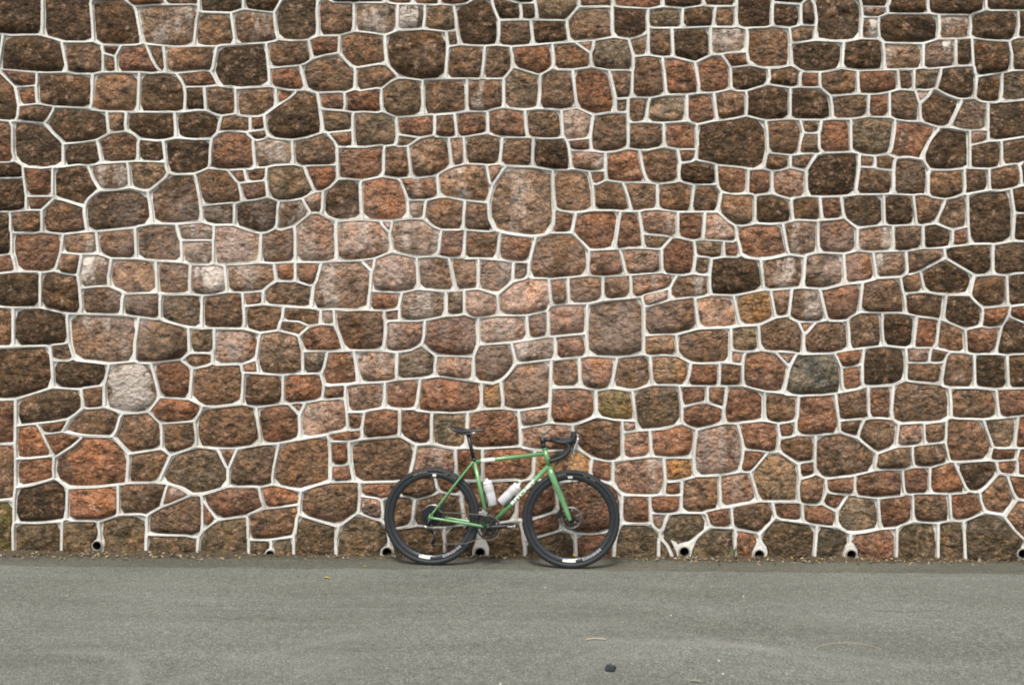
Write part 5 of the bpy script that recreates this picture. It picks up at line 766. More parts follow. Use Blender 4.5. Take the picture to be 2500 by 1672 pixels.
d+ 1901 1902 3089 2013 560 2510 1903;r+ 561 562 2858 3296 3113 3112 2511 1903 2510 560 558;g+ 3 1006 2497 3113 3296 2858 1810 1007;d+ 0 1 1104 1006 3 2;d+ 4 1209 1208 1210 1 0;
b+ 1208 1209 1860 1944 3218 3063 1211;g+ 1411 2013 3089 2711 2343 2014;b+ 560 2013 1411 1409 559 558;b+ 558 559 2425 2857 562 561;d+ 562 2857 3174 3103 1810 2858;
p+ 1810 3103 3102 1809 1808 1007;p+ 0 2 3 1007 1808 1809 3050 2949 4;d+ 1209 4 2949 2021 2019 2020 1947 1946 1945 1860;d+ 1411 2014 1715 1713 1410 1409;b+ 1409 1410 2426 2423 2424 2425 559;
d+ 385 2590 3174 2857 2425 2424 2423;d+ 2449 3051 3050 1809 3102 3103 3174 2590 2448 2447;b+ 3045 2021 2949 3050 3051 2449 2190;b+ 2019 2021 3045 2325 3188 1504 2022;
r+ 1715 2243 2235 1714 1713;b+ 1713 1714 1575 2463 2426 1410;b+ 384 385 2423 2426 2463 387;p+ 386 1571 2448 2590 385 384;g+ 1572 2447 2448 1571 146;d+ 2189 2190 2449 2447 1572 2191;
b+ 822 2327 2326 2322 2323 2324 2325 3045 2190 2189;d+ 2211 2235 2243 2210 2209 1598;g+ 1574 1575 1714 2235 2211 1577;r+ 1576 3288 387 2463 1575 1574;d+ 387 3288 2106 2105 386 384;
p+ 145 146 1571 386 2105 147;b+ 148 824 2191 1572 146 145;b+ 820 821 822 2189 2191 824;b+ 825 1993 2661 2327 822 821 820;d+ 1597 1598 2209 2210 1600 1599;g+ 1014 1577 2211 1598 1597;
b+ 1016 1576 1574 1577 1014 1013;r+ 2723 2106 3288 1576 1016 3003;b+ 2105 2106 2723 239 2181 147;b+ 145 147 2181 2182 2165 2632 148;b+ 824 148 2632 2165 859 2166 823 820;
p+ 820 823 2434 825;b+ 1013 1014 1597 1599 1600 101 2642 1015;b+ 1013 1015 2009 1851 3004 3003 1016;g+ 238 239 2723 3003 3004 1851 241 240;b+ 242 2157 2182 2181 239 238;
b+ 457 859 2165 2182 2157 860;d+ 458 2166 859 457 455;b+ 2166 458 2946 3268 1080 3307 3306 2434 823;r+ 104 2642 101 100;r+ 1834 2009 1015 2642 104 1831 1830;d+ 1851 2009 1834 2376 1850 241;
b+ 238 240 241 1850 1512 1511 242;r+ 1513 2156 860 2157 242 1511;b+ 457 860 2156 2756 456 455;b+ 455 456 2944 2945 2946 458;r+ 100 102 103 2087 1831 104;p+ 1830 1831 2087 103 1833 1832;
d+ 1830 1832 1833 2377 2376 1834;r+ 2376 2377 2872 1512 1850;b+ 1511 1512 2872 3036 1513;b+ 2156 1513 3036 2757 2756;d+ 2756 2757 2806 2947 2944 456;b+ 665 1660 1292 1019 1752 1805 1806 664 663 662 661 369;
d+ 1124 1290 1292 1660 1123 1122;d+ 1125 2724 2300 2298 1124 1122;p+ 1457 2300 2724 1125 273 2041 2039 1456 1454;d+ 1456 320 1939 3012 1455 1454;g+ 1937 1938 2719 2386 3012 1939;
b+ 362 363 364 365 366 670 671 1092 665 369;r+ 1660 665 1092 163 2731 2730 1123;r+ 272 273 1125 1122 1123 2730 773 772 274;b+ 275 2905 2041 273 272;d+ 2041 2905 2355 321 2040 2039;
d+ 319 320 1456 2039 2040 321;b+ 322 2589 1435 1937 1939 320 319;r+ 162 163 1092 671 1093 1094 1095 1096 3127 164;p+ 165 1381 773 2730 2731 163 162;b+ 772 773 1381 771 274;
p+ 272 274 771 1974 1401 2480 275;b+ 2859 2355 2905 275 2480 2860;b+ 319 321 2355 2859 2861 244 2023 322;b+ 1434 1435 2589 322 2023 1438 1437;b+ 162 164 1697 1696 1695 1633 1632 165;
d+ 1381 165 1632 1634 848 1974 771;b+ 849 1401 1974 848 846;b+ 1402 2860 2480 1401 849;d+ 2859 2860 1402 3187 2422 2861;d+ 243 244 2861 2422 245;b+ 246 1438 2023 244 243;
b+ 1437 1438 246 1436 1434;p+ 1632 1633 2250 2249 2253 2254 2255 2768 2766 1634;b+ 848 1634 2766 1960 847 846;r+ 846 847 2348 2349 2350 3256 3187 1402 849;d+ 2422 3187 3256 2350 2312 2421 245;
g+ 243 245 2421 1500 1498 1501 1436 246;p+ 1913 2768 2255 3069 3236 3235 3234 1910 1909;d+ 1959 1960 2766 2768 1913 2306 2305 1961;r+ 1962 1782 2348 847 1960 1959;
b+ 1757 1626 2312 2350 2349 2348 1782 1759;b+ 1625 1500 2421 2312 1626;d+ 1500 1625 1222 1499 1498;d+ 1498 1499 829 1501;d+ 1909 1911 1912 1875 1916 1915 1914 1919 2306 1913;
d+ 2305 2306 1919 2566 2070 1961;b+ 1959 1961 2070 2069 2071 2229 3167 1962;d+ 1759 1782 1962 3167 2229 3166 2673 1783;r+ 1759 1783 2674 1758 1757;d+ 1220 1221 1222 1625 1626 1757 1758 1224 1223;
r+ 828 829 1499 1222 1221 1220 150 830;b+ 339 2566 1919 1914 1917 1918 883 882 881 880;d+ 341 2069 2070 2566 339 338;d+ 810 2071 2069 341 501;b+ 812 2673 3166 2229 2071 810 809;
b+ 1783 2673 812 2060 2494 2674;d+ 2493 1224 1758 2674 2494;b+ 149 150 1220 1223 1224 2493 151;b+ 60 828 830 150 149;d+ 129 130 131 340 338 339 880 137 136 135 134;
b+ 338 340 502 500 501 341;b+ 503 811 809 810 501 500;r+ 809 811 927 929 2060 812;p+ 2061 1312 151 2493 2494 2060 929;p+ 59 60 149 151 1312 62;g+ 1668 1669 2025 1952 502 340 131 1665 1664 1663;
b+ 500 502 1952 256 619 503;r+ 620 928 927 811 503 619;b+ 927 928 1702 2074 2061 929;r+ 1312 2061 2074 423 1311 62;b+ 62 1311 61 59;r+ 2024 2025 1669 3279 3278 3130 2026;
b+ 255 256 1952 2025 2024 222 259;d+ 257 258 2990 620 619 256 255;b+ 928 620 2990 3064 2883 1702;g+ 421 422 423 2074 1702 2883 425;d+ 424 2570 2502 61 1311 423 422 421;
b+ 222 2024 2026 3128 3129 1614 3132 3131 221 220;d+ 205 1685 259 222 220;b+ 259 1685 2088 2926 3005 258 257 255;d+ 2927 3064 2990 258 3005 2926 2815;r+ 2883 3064 2927 3065 2879 425;
r+ 425 2879 1061 1060 424 421;b+ 1062 2502 2570 424 1060;d+ 204 205 220 221 2237 2236 1161 1160 206;b+ 207 2695 2789 2088 1685 205 204;d+ 2790 2815 2926 2088 2789 802;
p+ 2816 2885 3065 2927 2815 2790;p+ 2879 3065 2885 1394 1061;b+ 1060 1061 1394 1393 1396 1062;b+ 204 206 288 287 286 290 480 477 478 207;r+ 894 2695 207 478;g+ 801 802 2789 2695 894 803;
b+ 804 3123 2884 2816 2790 802 801;g+ 1393 1394 2885 2816 2884 2735 1848 1395;b+ 1393 1395 2221 1396;b+ 290 1387 1388 1389 2038 1480 1479 480;b+ 480 1479 673 479 477;
p+ 479 674 506 803 894 478 477;r+ 493 804 801 803 506 504;r+ 494 2735 2884 3123 804 493 490;r+ 1490 1848 2735 494 1304;r+ 1849 2222 2221 1395 1848 1490;r+ 1275 2627 673 1479 1480 3140 3139 1879 3138 1272 1271;
r+ 479 673 2627 2626 2537 2536 674;b+ 506 674 2536 505 504;g+ 493 504 505 106 1560 492 491 490;b+ 490 491 492 1305 1303 1304 494;d+ 1306 1849 1490 1304 1303;r+ 2347 2351 2222 1849 1306;
b+ 1271 1273 1274 2746 1275;g+ 2626 2627 1275 2746 107 2537;r+ 105 106 505 2536 2537 107;b+ 108 1560 106 105;r+ 1560 108 1963 1305 492;r+ 1303 1305 1963 2394 2347 1306;
p+ 2394 2604 2351 2347;# 2198 2199 2200 2201 2202 443 2197 2196 2195 2194 2192;# 1743 1744 1745 1746 1747 1748 1749 329 1742 1741 1740 1737;# 1439 1441 1442 1443 2220 2219 2218 2217 2216 2215 2214 2212 2213 1252 1447 1446 1445 1444;
# 1979 1980 1981 1982 1983 1984 1985 1978 2359 2356 2360 2361 2362 2363 2364 1977 1976 1975;# 2652 3029 3030 3031 2651 3161 1347 3034 3033 3032;# 2549 2550 3230 3229 3228 3227 3226 3225 3224 2548 2547 2546 2545 2544;
O 2647 2648 2649 2650 2651 3031 3030 3029 2652;O 1892 1893 1894 1891 1890 1889 1888 1887 1886 1885 1884 1881;O 3224 3225 3226 3227 3228 3229 3230 2550 462 3223 3222 2548;
O 3323 3324 3325 3326 3327 3328 3329 3330 3331 3332 3333;O 3310 3311 3312 3313 3314 3315 3316 3317 3318 3319 3320 3321 3322;O 2214 2215 2216 2217 2218 2219 2220 1443 2212;
O 1975 1978 1985 1984 1983 1982 1981 1980 1979;O 1272 3138 3216 3215 3214 3213 3212 3211 3210;"""
V2 = np.array([int(t) for t in VERTS.split()], float).reshape(-1, 2) / 1000.0
cells = []
for row in CELLS.split(';'):
    q = row.split()
    if q:
        cells.append((q[0][0], q[0][1:] == '+', [int(t) for t in q[1:]]))

def inset(P, d):
    """upright joints are struck wider than the bed joints"""
    k = np.array([1.22, 0.86])
    return inset_even(P / k, d) * k

def inset_even(P, d):
    """offset a counter-clockwise polygon inwards by d with mitred corners; shrinks d if it would collapse"""
    n = len(P)
    A0 = area(P)
    while d > 0.0005:
        E = np.roll(P, -1, 0) - P
        L = np.maximum(np.hypot(E[:, 0], E[:, 1]), 1e-9)
        nrm = np.c_[-E[:, 1], E[:, 0]] / L[:, None]
        n0 = np.roll(nrm, 1, 0)
        b = n0 + nrm
        k = np.maximum((b * b).sum(1) / 2, 0.35)
        Q = P + b / k[:, None] * d
        for _ in range(3):                                   # fold away edges that the offset has turned round
            E2 = np.roll(Q, -1, 0) - Q
            for i in np.flatnonzero((E * E2).sum(1) < 0):
                j = (i + 1) % n
                Q[i] = Q[j] = (Q[i] + Q[j]) / 2
        E2 = np.roll(Q, -1, 0) - Q
        bad = ((E * E2).sum(1) < -1e-7) & (L > 0.012)
        if area(Q) > 0.12 * A0 and bad.sum() == 0:
            return Q
        d *= 0.75
    c = P.mean(0)
    return c + (P - c) * 0.7

def area(P):
    x, y = P[:, 0], P[:, 1]
    return 0.5 * (np.dot(x, np.roll(y, -1)) - np.dot(y, np.roll(x, -1)))

def rounded(P, step):
    Q = np.roll(P, -1, 0)
    P = np.c_[P * 0.86 + Q * 0.14, P * 0.14 + Q * 0.86].reshape(-1, 2)
    C = np.vstack([P, P[:1]])
    s = np.r_[0, np.cumsum(np.hypot(*np.diff(C, axis=0).T))]
    n = int(min(18, max(9, round(s[-1] / step))))
    t = np.arange(n) * s[-1] / n
    return np.c_[np.interp(t, s, C[:, 0]), np.interp(t, s, C[:, 1])]

HW = 0.0112
TONES = {'d': (0.122, 0.076, 0.044), 'b': (0.262, 0.158, 0.096), 'r': (0.325, 0.164, 0.098), 'g': (0.250, 0.180, 0.115),  # 'd': dark brown stones, with some edge light falloff put into their colour
         'p': (0.500, 0.310, 0.225), 's': (0.340, 0.220, 0.150), 'w': (0.360, 0.250, 0.190), 'o': (0.520, 0.280, 0.125),
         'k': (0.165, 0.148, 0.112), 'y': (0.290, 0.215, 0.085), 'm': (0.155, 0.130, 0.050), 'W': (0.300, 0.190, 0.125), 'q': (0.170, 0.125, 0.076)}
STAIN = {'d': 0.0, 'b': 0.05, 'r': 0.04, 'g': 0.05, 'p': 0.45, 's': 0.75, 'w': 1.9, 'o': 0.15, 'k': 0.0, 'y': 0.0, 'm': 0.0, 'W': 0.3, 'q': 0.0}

def stone_shape(P, code):
    Q = rounded(inset(P, HW * random.uniform(0.92, 1.05)), 0.040)
    n = len(Q)
    c = Q.mean(0)
    size = math.sqrt(area(P))
    h = random.uniform(0.006, 0.034) * min(1.0, size / 0.16) + 0.005
    if code == 'W':
        h += 0.012
    tx, tz = random.uniform(-0.05, 0.05), random.uniform(-0.09, 0.05)
    vs = [(x, 0.005, z) for x, z in Q]
    for k, hh, jit in ((0.90, 0.72, 0.12), (0.52, 1.0, 0.35)):
        for i in range(n):
            kk = k + random.uniform(-0.05, 0.05)
            x, z = c + (Q[i] - c) * kk
            vs.append((x, min(-0.0045, -(h * hh * (1 + random.uniform(-jit, jit))) + tx * (x - c[0]) + tz * (z - c[1])), z))
    vs.append((c[0], -h * random.uniform(0.85, 1.2), c[1]))
    fs = []
    for r in range(2):
        for i in range(n):
            a, b = r * n + i, r * n + (i + 1) % n
            fs.append((a, b, b + n, a + n))
    for i in range(n):
        fs.append((2 * n + i, 2 * n + (i + 1) % n, 3 * n))
    j = random.uniform(0.80, 1.18)
    t = TONES[code]
    w = random.uniform(-0.07, 0.07)
    colr = (t[0] * j * (1 + w), t[1] * j, t[2] * j * (1 - w), STAIN[code] * random.uniform(0.75, 1.2))
    sh = (random.uniform(-40, 40), random.uniform(-40, 40), random.uniform(-40, 40))
    cols = [colr] * len(vs)
    if code == 'W':
        pale = (0.86, 0.78, 0.70, 5.0)
        cols = [colr] * n + [pale if random.random() < 0.62 else colr for _ in range(n)] + [pale] * (n + 1)
    return vs, fs, cols, sh

def paint(o, cols, shifts):
    me = o.data
    a = me.color_attributes.new('stone', 'FLOAT_COLOR', 'POINT')
    a.data.foreach_set('color', np.asarray(cols, np.float32).ravel())
    b = me.attributes.new('shift', 'FLOAT_VECTOR', 'POINT')
    b.data.foreach_set('vector', np.asarray(shifts, np.float32).ravel())
    g = me.attributes.new('grain', 'FLOAT', 'POINT')
    g.data.foreach_set('value', np.asarray([0.55 + 0.95 * (abs(t[0] * 7.31) % 1.0) for t in shifts], np.float32))

wall = empty('stone_wall')
tag(wall, 'tall retaining wall of rough red brown volcanic stones with raised pale mortar joints', 'wall')

in_view = []
for idx, (code, syn, ids) in enumerate(cells):
    if code in '#O':
        continue
    P = V2[ids]
    lo, hi = P.min(0), P.max(0)
    vis = max(0, min(hi[0], 3.87) - max(lo[0], -3.87)) * max(0, min(hi[1], 4.19) - max(lo[1], 0.0)) / max(1e-6, (hi[0] - lo[0]) * (hi[1] - lo[1]))
    in_view.append((area(P) * vis, idx))
in_view.sort(reverse=True)
single = {i for _, i in in_view[:300]}

rest_v, rest_f, rest_c, rest_s = [], [], [], []
mort = MB()
ridge = [(x, -0.0175 + random.uniform(-0.003, 0.003), z) for x, z in V2]
mort.v = list(ridge)
for idx, (code, syn, ids) in enumerate(cells):
    P = V2[ids]
    n = len(ids)
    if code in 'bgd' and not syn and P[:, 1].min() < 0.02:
        code = 'q'                                           # footing stones share one dull grey-brown tone
    if code == '#':
        hole = next((q for k, _, q in cells if k == 'O' and not set(q) & set(ids) and (np.hypot(*(V2[q].mean(0) - P.mean(0))) < 0.08)), None)
        if hole is None:
            mort.f.append(tuple(ids)); mort.m.append(0)
            continue
        c = V2[hole].mean(0)
        srt = lambda q: sorted(q, key=lambda t: math.atan2(V2[t][1] - c[1], V2[t][0] - c[0]))
        ang = lambda t: math.atan2(V2[t][1] - c[1], V2[t][0] - c[0])
        o_, h_ = srt(ids), srt(hole)
        ao, ah = [ang(t) for t in o_], [ang(t) for t in h_]
        i = j = 0
        while i < len(o_) or j < len(h_):                    # triangulate the ring between outline and pipe
            no = ao[(i + 1) % len(o_)] + (2 * math.pi if i + 1 >= len(o_) else 0)
            nh = ah[(j + 1) % len(h_)] + (2 * math.pi if j + 1 >= len(h_) else 0)
            if j >= len(h_) or (i < len(o_) and no <= nh):
                mort.f.append((h_[j % len(h_)], o_[i % len(o_)], o_[(i + 1) % len(o_)])); i += 1
            else:
                mort.f.append((h_[j % len(h_)], o_[i % len(o_)], h_[(j + 1) % len(h_)])); j += 1
            mort.m.append(0)
        continue
    if code == 'O':
        a = len(mort.v)
        c = P.mean(0)
        for x, z in c + (P - c) * 0.95:
            mort.v.append((x, 0.03, z))
        for i in range(n):
            mort.f.append((ids[i], ids[(i + 1) % n], a + (i + 1) % n, a + i)); mort.m.append(0)
        continue
    w_ = HW * random.uniform(0.80, 1.18)
    Q1, Q2 = inset(P, w_ * 0.68), inset(P, w_)
    a = len(mort.v)
    mort.v += [(x, -0.0165 + random.uniform(-0.003, 0.003), z) for x, z in Q1] + [(x, 0.0015, z) for x, z in Q2]
    for i in range(n):
        j = (i + 1) % n
        mort.f.append((ids[i], ids[j], a + j, a + i))
        mort.f.append((a + i, a + j, a + n + j, a + n + i))
        mort.m += [0, 0]
    mort.f.append(tuple(range(a + n, a + 2 * n))); mort.m.append(0)
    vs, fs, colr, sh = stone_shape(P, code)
    if idx in single:
        o = link('stone', vs, fs, M_STONE, wall)
        paint(o, colr, [sh] * len(vs))
    else:
        k = len(rest_v)
        rest_v += vs
        rest_f += [tuple(i + k for i in f) for f in fs]
        rest_c += colr
        rest_s += [sh] * len(vs)
o = link('small_stones', rest_v, rest_f, M_STONE, wall)
paint(o, rest_c, rest_s)
o['kind'] = 'stuff'
mort.build('mortar', M_MORTAR, wall, smooth=False)
XL, XR, ZT = V2[:, 0].min(), V2[:, 0].max(), V2[:, 1].max()
core = MB()
core.box(((XL + XR) / 2, 0.42, ZT / 2 - 0.2), (XR - XL, 0.30, ZT + 0.4))
core.box((XL + 0.05, 0.14, ZT / 2 - 0.2), (0.10, 0.258, ZT + 0.396))
core.box((XR - 0.05, 0.14, ZT / 2 - 0.2), (0.10, 0.258, ZT + 0.396))
core.build('wall_core', M_CORE, wall, smooth=False)
cop = MB()
cop.box(((XL + XR) / 2, 0.27, ZT + 0.06), (XR - XL + 0.08, 0.68, 0.12))
cop.build('coping', M_MORTAR, wall, smooth=False, bevel=0.012)
# weep pipes set into the foot of the wall
for x, z, r in [(-3.124, 0.071, 0.0372), (-1.820, 0.002, 0.0372), (-0.941, 0.021, 0.0402), (-0.241, 0.018, 0.0402), (1.297, 0.024, 0.0402), (1.861, 0.002, 0.0402), (2.554, 0.002, 0.0402), (3.845, 0.009, 0.0402)]:
    r *= 1.10
    p = MB()
    prof = [(r * 0.99, 0.20), (r * 0.99, -0.030), (r * 0.80, -0.032), (r * 0.79, 0.20)]
    p.ring(prof, 28, (x, 0, z), 0, close_prof=False)
    p.ring([(r * 0.785, 0.19), (r * 0.775, -0.026)], 28, (x, 0, z), 1, close_prof=False)
    k = 28
    p.add([(x + r * 0.78 * math.cos(2 * math.pi * i / k), 0.185, z + r * 0.78 * math.sin(2 * math.pi * i / k)) for i in range(k)], [tuple(range(k))], 1)
    p.build('drain_pipe', [M_PIPE, M_BORE_SHADE], wall)

import bmesh

# ------------------------------------------------------------------ bicycle
# local frame: x forward along the bike, y to its left (towards the wall), z up in the leaning plane of the frame
bike = empty('bicycle')
tag(bike, 'green drop bar gravel bicycle with black wheels leaning on the stone wall', 'bicycle')
A = Vector((-0.588, -0.268, gz(-0.588)))
B = Vector((0.4195, -0.334, gz(0.4195)))
U = (B - A).normalized()
zz = Vector((0, 0, 1)); zz = (zz - U * zz.dot(U)).normalized()
nn = zz.cross(U)
LEAN = R(3.8)
VV = zz * math.cos(LEAN) + nn * math.sin(LEAN)
YY = VV.cross(U)
K = 1.010
bike.matrix_world = Matrix((( U.x, YY.x, VV.x, A.x), (U.y, YY.y, VV.y, A.y), (U.z, YY.z, VV.z, A.z), (0, 0, 0, 1))) @ Matrix.Scale(K, 4)

RW = 0.348
BBP = Vector((0.414, 0, 0.280))
ST = Vector((0.300, 0, 0.752))
f = MB()
f.tube([BBP, ST], 0.0150, 16)
f.tube([(0.302, 0, 0.741), (0.45, 0, 0.7605), (0.812, 0, 0.807)], 0.0142, 16)
f.tube([(0.806, 0, 0.846), (0.808, 0, 0.838)], 0.0205, 18)
f.tube([(0.808, 0, 0.840), (0.848, 0, 0.708)], 0.0185, 18)
f.tube([(0.846, 0, 0.715), (0.849, 0, 0.703)], 0.0215, 18)
DT0, DT1 = Vector((0.842, 0, 0.722)), BBP
f.tube([DT0, DT1], 0.0172, 18)
f.ring([(0.0, -0.036), (0.022, -0.036), (0.022, 0.036), (0.0, 0.036)], 24, tuple(BBP), close_prof=False)
for s in (-1, 1):
    f.tube(curve([(0.296, s * 0.010, 0.742), (0.275, s * 0.026, 0.715), (0.12, s * 0.052, 0.515), (0.002, s * 0.066, 0.358)]), [0.0082] * 12 + [0.0076] * 7, 10)
    f.tube(curve([(0.400, s * 0.026, 0.284), (0.345, s * 0.040, 0.292), (0.20, s * 0.056, 0.315), (0.004, s * 0.066, 0.343)]), [0.0125] * 7 + [0.0110] * 6 + [0.0092] * 6, 10, flat=0.8)
    f.box((0.0, s * 0.066, 0.346), (0.030, 0.007, 0.044), Matrix.Rotation(R(20), 3, 'Y'))
frame = f.build('frame', M_GREEN, bike)

# lettering on the down tube, wrapped round the tube on the side that faces the lane
def text_mesh(body, size, offset):
    cu = bpy.data.curves.new('lettering', 'FONT')
    cu.body = body
    cu.size = size
    cu.offset = offset
    cu.resolution_u = 3
    cu.align_x = 'CENTER'
    cu.align_y = 'CENTER'
    t = bpy.data.objects.new('lettering', cu)
    COL.objects.link(t)
    dg = bpy.context.evaluated_depsgraph_get()
    dg.update()
    me = bpy.data.meshes.new_from_object(t.evaluated_get(dg))
    bpy.data.objects.remove(t, do_unlink=True)
    bpy.data.curves.remove(cu)
    bm = bmesh.new()
    bm.from_mesh(me)
    lo = min(v.co.y for v in bm.verts); hi = max(v.co.y for v in bm.verts)
    for k in range(1, 14):                                   # cut across so that the print can follow the round tube
        bmesh.ops.bisect_plane(bm, geom=bm.verts[:] + bm.edges[:] + bm.faces[:], plane_co=(0, lo + (hi - lo) * k / 14, 0), plane_no=(0, 1, 0))
    bm.to_mesh(me)
    bm.free()
    vs = np.array([v.co[:] for v in me.vertices])
    fs = [tuple(p.vertices) for p in me.polygons]
    bpy.data.meshes.remove(me)
    return vs, fs

def wrap_text(body, P0, P1, r, length, height, name, material, parent, s_mid):
    vs, fs = text_mesh(body, 1.0, 0.055)
    vs[:, 0] -= (vs[:, 0].min() + vs[:, 0].max()) / 2
    vs[:, 1] -= (vs[:, 1].min() + vs[:, 1].max()) / 2
    vs[:, 0] *= length / np.ptp(vs[:, 0])
    vs[:, 1] *= height / np.ptp(vs[:, 1])
    ax = (P1 - P0).normalized()
    out = Vector((0, -1, 0))
    up = ax.cross(out) * -1
    if up.z < 0:
        up = -up
    mid = P0 + (P1 - P0) * s_mid
    pts = []
    for x, y, _ in vs:
        a = y / r
        pts.append(mid + ax * float(x) + out * (math.cos(a) * (r + 0.0008)) + up * (math.sin(a) * (r + 0.0008)))
    return link(name, pts, fs, material, parent, True)

wrap_text('RITCHEY', DT1, DT0, 0.0172, 0.240, 0.0295, 'lettering', M_WHITE, frame, 0.572)
d = MB()
d.tube([(0.353, 0, 0.7483), (0.452, 0, 0.7608)], 0.0147, 16, cap=False)
d.build('tube_decal', M_WHITE, frame)

# fork
f = MB()
f.tube([(0.848, 0, 0.706), (0.853, 0, 0.690)], [0.021, 0.024], 18)
for s in (-1, 1):
    f.tube(curve([(0.852, s * 0.020, 0.698), (0.862, s * 0.040, 0.660), (0.905, s * 0.055, 0.560), (0.962, s * 0.060, 0.425), (0.996, s * 0.060, 0.342)]),
           [0.0220] * 4 + [0.0230] * 6 + [0.0205] * 6 + [0.0165] * 6 + [0.0130] * 3, 14, flat=0.55, axis=(0, 1, 0))
fork = f.build('fork', M_GREEN, bike)

# cockpit
s = MB()
s.tube([(0.8065, 0, 0.844), (0.7955, 0, 0.886)], 0.0165, 16)
s.tube([(0.797, 0, 0.880), (0.789, 0, 0.918)], 0.0185, 16)
s.tube([(0.792, 0, 0.902), (0.836, 0, 0.908), (0.872, 0, 0.910)], [0.0165, 0.0150, 0.0165], 14)
s.tube([(0.876, -0.022, 0.910), (0.876, 0.022, 0.910)], 0.0215, 16)
s.build('stem', M_BLACK, bike)
W2 = 0.210
half = [(0.876, 0, 0.911), (0.876, 0.10, 0.911), (0.880, 0.165, 0.909), (0.897, 0.200, 0.904), (0.925, W2, 0.900), (0.955, W2, 0.896), (0.977, W2, 0.880),
        (0.983, W2 + 0.003, 0.858), (0.972, W2 + 0.007, 0.830), (0.940, W2 + 0.011, 0.802), (0.898, W2 + 0.015, 0.783), (0.846, W2 + 0.018, 0.766)]
path = [(x, -y, z) for x, y, z in reversed(half[1:])] + half
h = MB()
h.tube(curve(path, 5), 0.0155, 12)
hb = h.build('handlebar', M_TAPE, bike)
for sg in (-1, 1):
    y = sg * W2
    h = MB()
    h.tube(curve([(0.945, y, 0.896), (0.975, y, 0.903), (1.004, y, 0.914), (1.016, y, 0.938), (1.019, y, 0.962)]), [0.0165] * 5 + [0.0185] * 5 + [0.0200] * 5 + [0.0205] * 5 + [0.0150], 12)
    h.tube([(1.000, y, 0.930), (1.026, y, 0.905), (1.034, y, 0.888)], [0.018, 0.014, 0.010], 10)
    h.build('brake_hood', M_TAPE, hb)
    l = MB()
    l.tube(curve([(1.043, y, 0.945), (1.045, y, 0.925), (1.034, y + sg * 0.004, 0.890), (1.020, y + sg * 0.008, 0.850), (1.016, y + sg * 0.012, 0.815)]), [0.0055] * 5 + [0.0095] * 11 + [0.0075] * 5, 10, flat=1.0)
    l.build('brake_lever', M_STEEL, hb)
    c = MB()
    c.tube(curve([(0.995, y, 0.890), (0.972, y * 0.96, 0.835), (0.935, y * 0.75, 0.790), (0.895, y * 0.45, 0.735), (0.872, -0.02 + y * 0.1, 0.695)]), 0.0026, 6)
    c.build('brake_cable', M_BLACK, bike)

# saddle and post
p = MB()
p.tube([(0.298, 0, 0.760), (0.253, 0, 0.937)], 0.0138, 16)
p.box((0.255, 0, 0.944), (0.052, 0.040, 0.020))
p.tube([(0.302, 0, 0.744), (0.297, 0, 0.766)], 0.0172, 16)
p.build('seatpost', M_BLACK, bike, bevel=0.0)
sv_, sf_ = [], []
prof = [(0.130, 0.060, 0.996, 0.016), (0.137, 0.071, 0.998, 0.026), (0.160, 0.072, 0.994, 0.038), (0.190, 0.064, 0.986, 0.042), (0.220, 0.050, 0.980, 0.036), (0.255, 0.036, 0.977, 0.027),
        (0.300, 0.023, 0.978, 0.022), (0.345, 0.019, 0.980, 0.021), (0.374, 0.015, 0.979, 0.018), (0.380, 0.008, 0.976, 0.012)]
for x, w, top, dp in prof:
    for k in range(13):
        a = math.pi * k / 12
        sv_.append((x, w * math.cos(a), top - dp + dp * math.sin(a) ** 0.7))
    for k in (9, 6, 3):
        a = math.pi * k / 12
        sv_.append((x, w * 0.7 * math.cos(a), top - dp + 0.004))
m_ = 16
for i in range(len(prof) - 1):
    for k in range(m_):
        sf_.append((i * m_ + k, i * m_ + (k + 1) % m_, (i + 1) * m_ + (k + 1) % m_, (i + 1) * m_ + k))
sf_.append(tuple(range(m_))); sf_.append(tuple(reversed([(len(prof) - 1) * m_ + k for k in range(m_)])))
saddle = link('saddle', sv_, sf_, M_LEATHER, bike)
for sg in (-1, 1):
    r_ = MB()
    r_.tube(curve([(0.160, sg * 0.030, 0.962), (0.200, sg * 0.022, 0.947), (0.250, sg * 0.022, 0.944), (0.290, sg * 0.020, 0.948), (0.345, sg * 0.008, 0.962)]), 0.0038, 8)
    r_.build('saddle_rail', M_STEEL, saddle)

# wheels
def arc_patch(mb, r0, r1, a0, a1, y0, y1, n=10, m=0):
    vs, fs = [], []
    for i in range(n + 1):
        w = R(a0 + (a1 - a0) * i / n)
        vs += [(r0 * math.cos(w), y0, r0 * math.sin(w)), (r1 * math.cos(w), y1, r1 * math.sin(w))]
    for i in range(n):
        fs.append((2 * i, 2 * i + 2, 2 * i + 3, 2 * i + 1))
    mb.add(vs, fs, m)

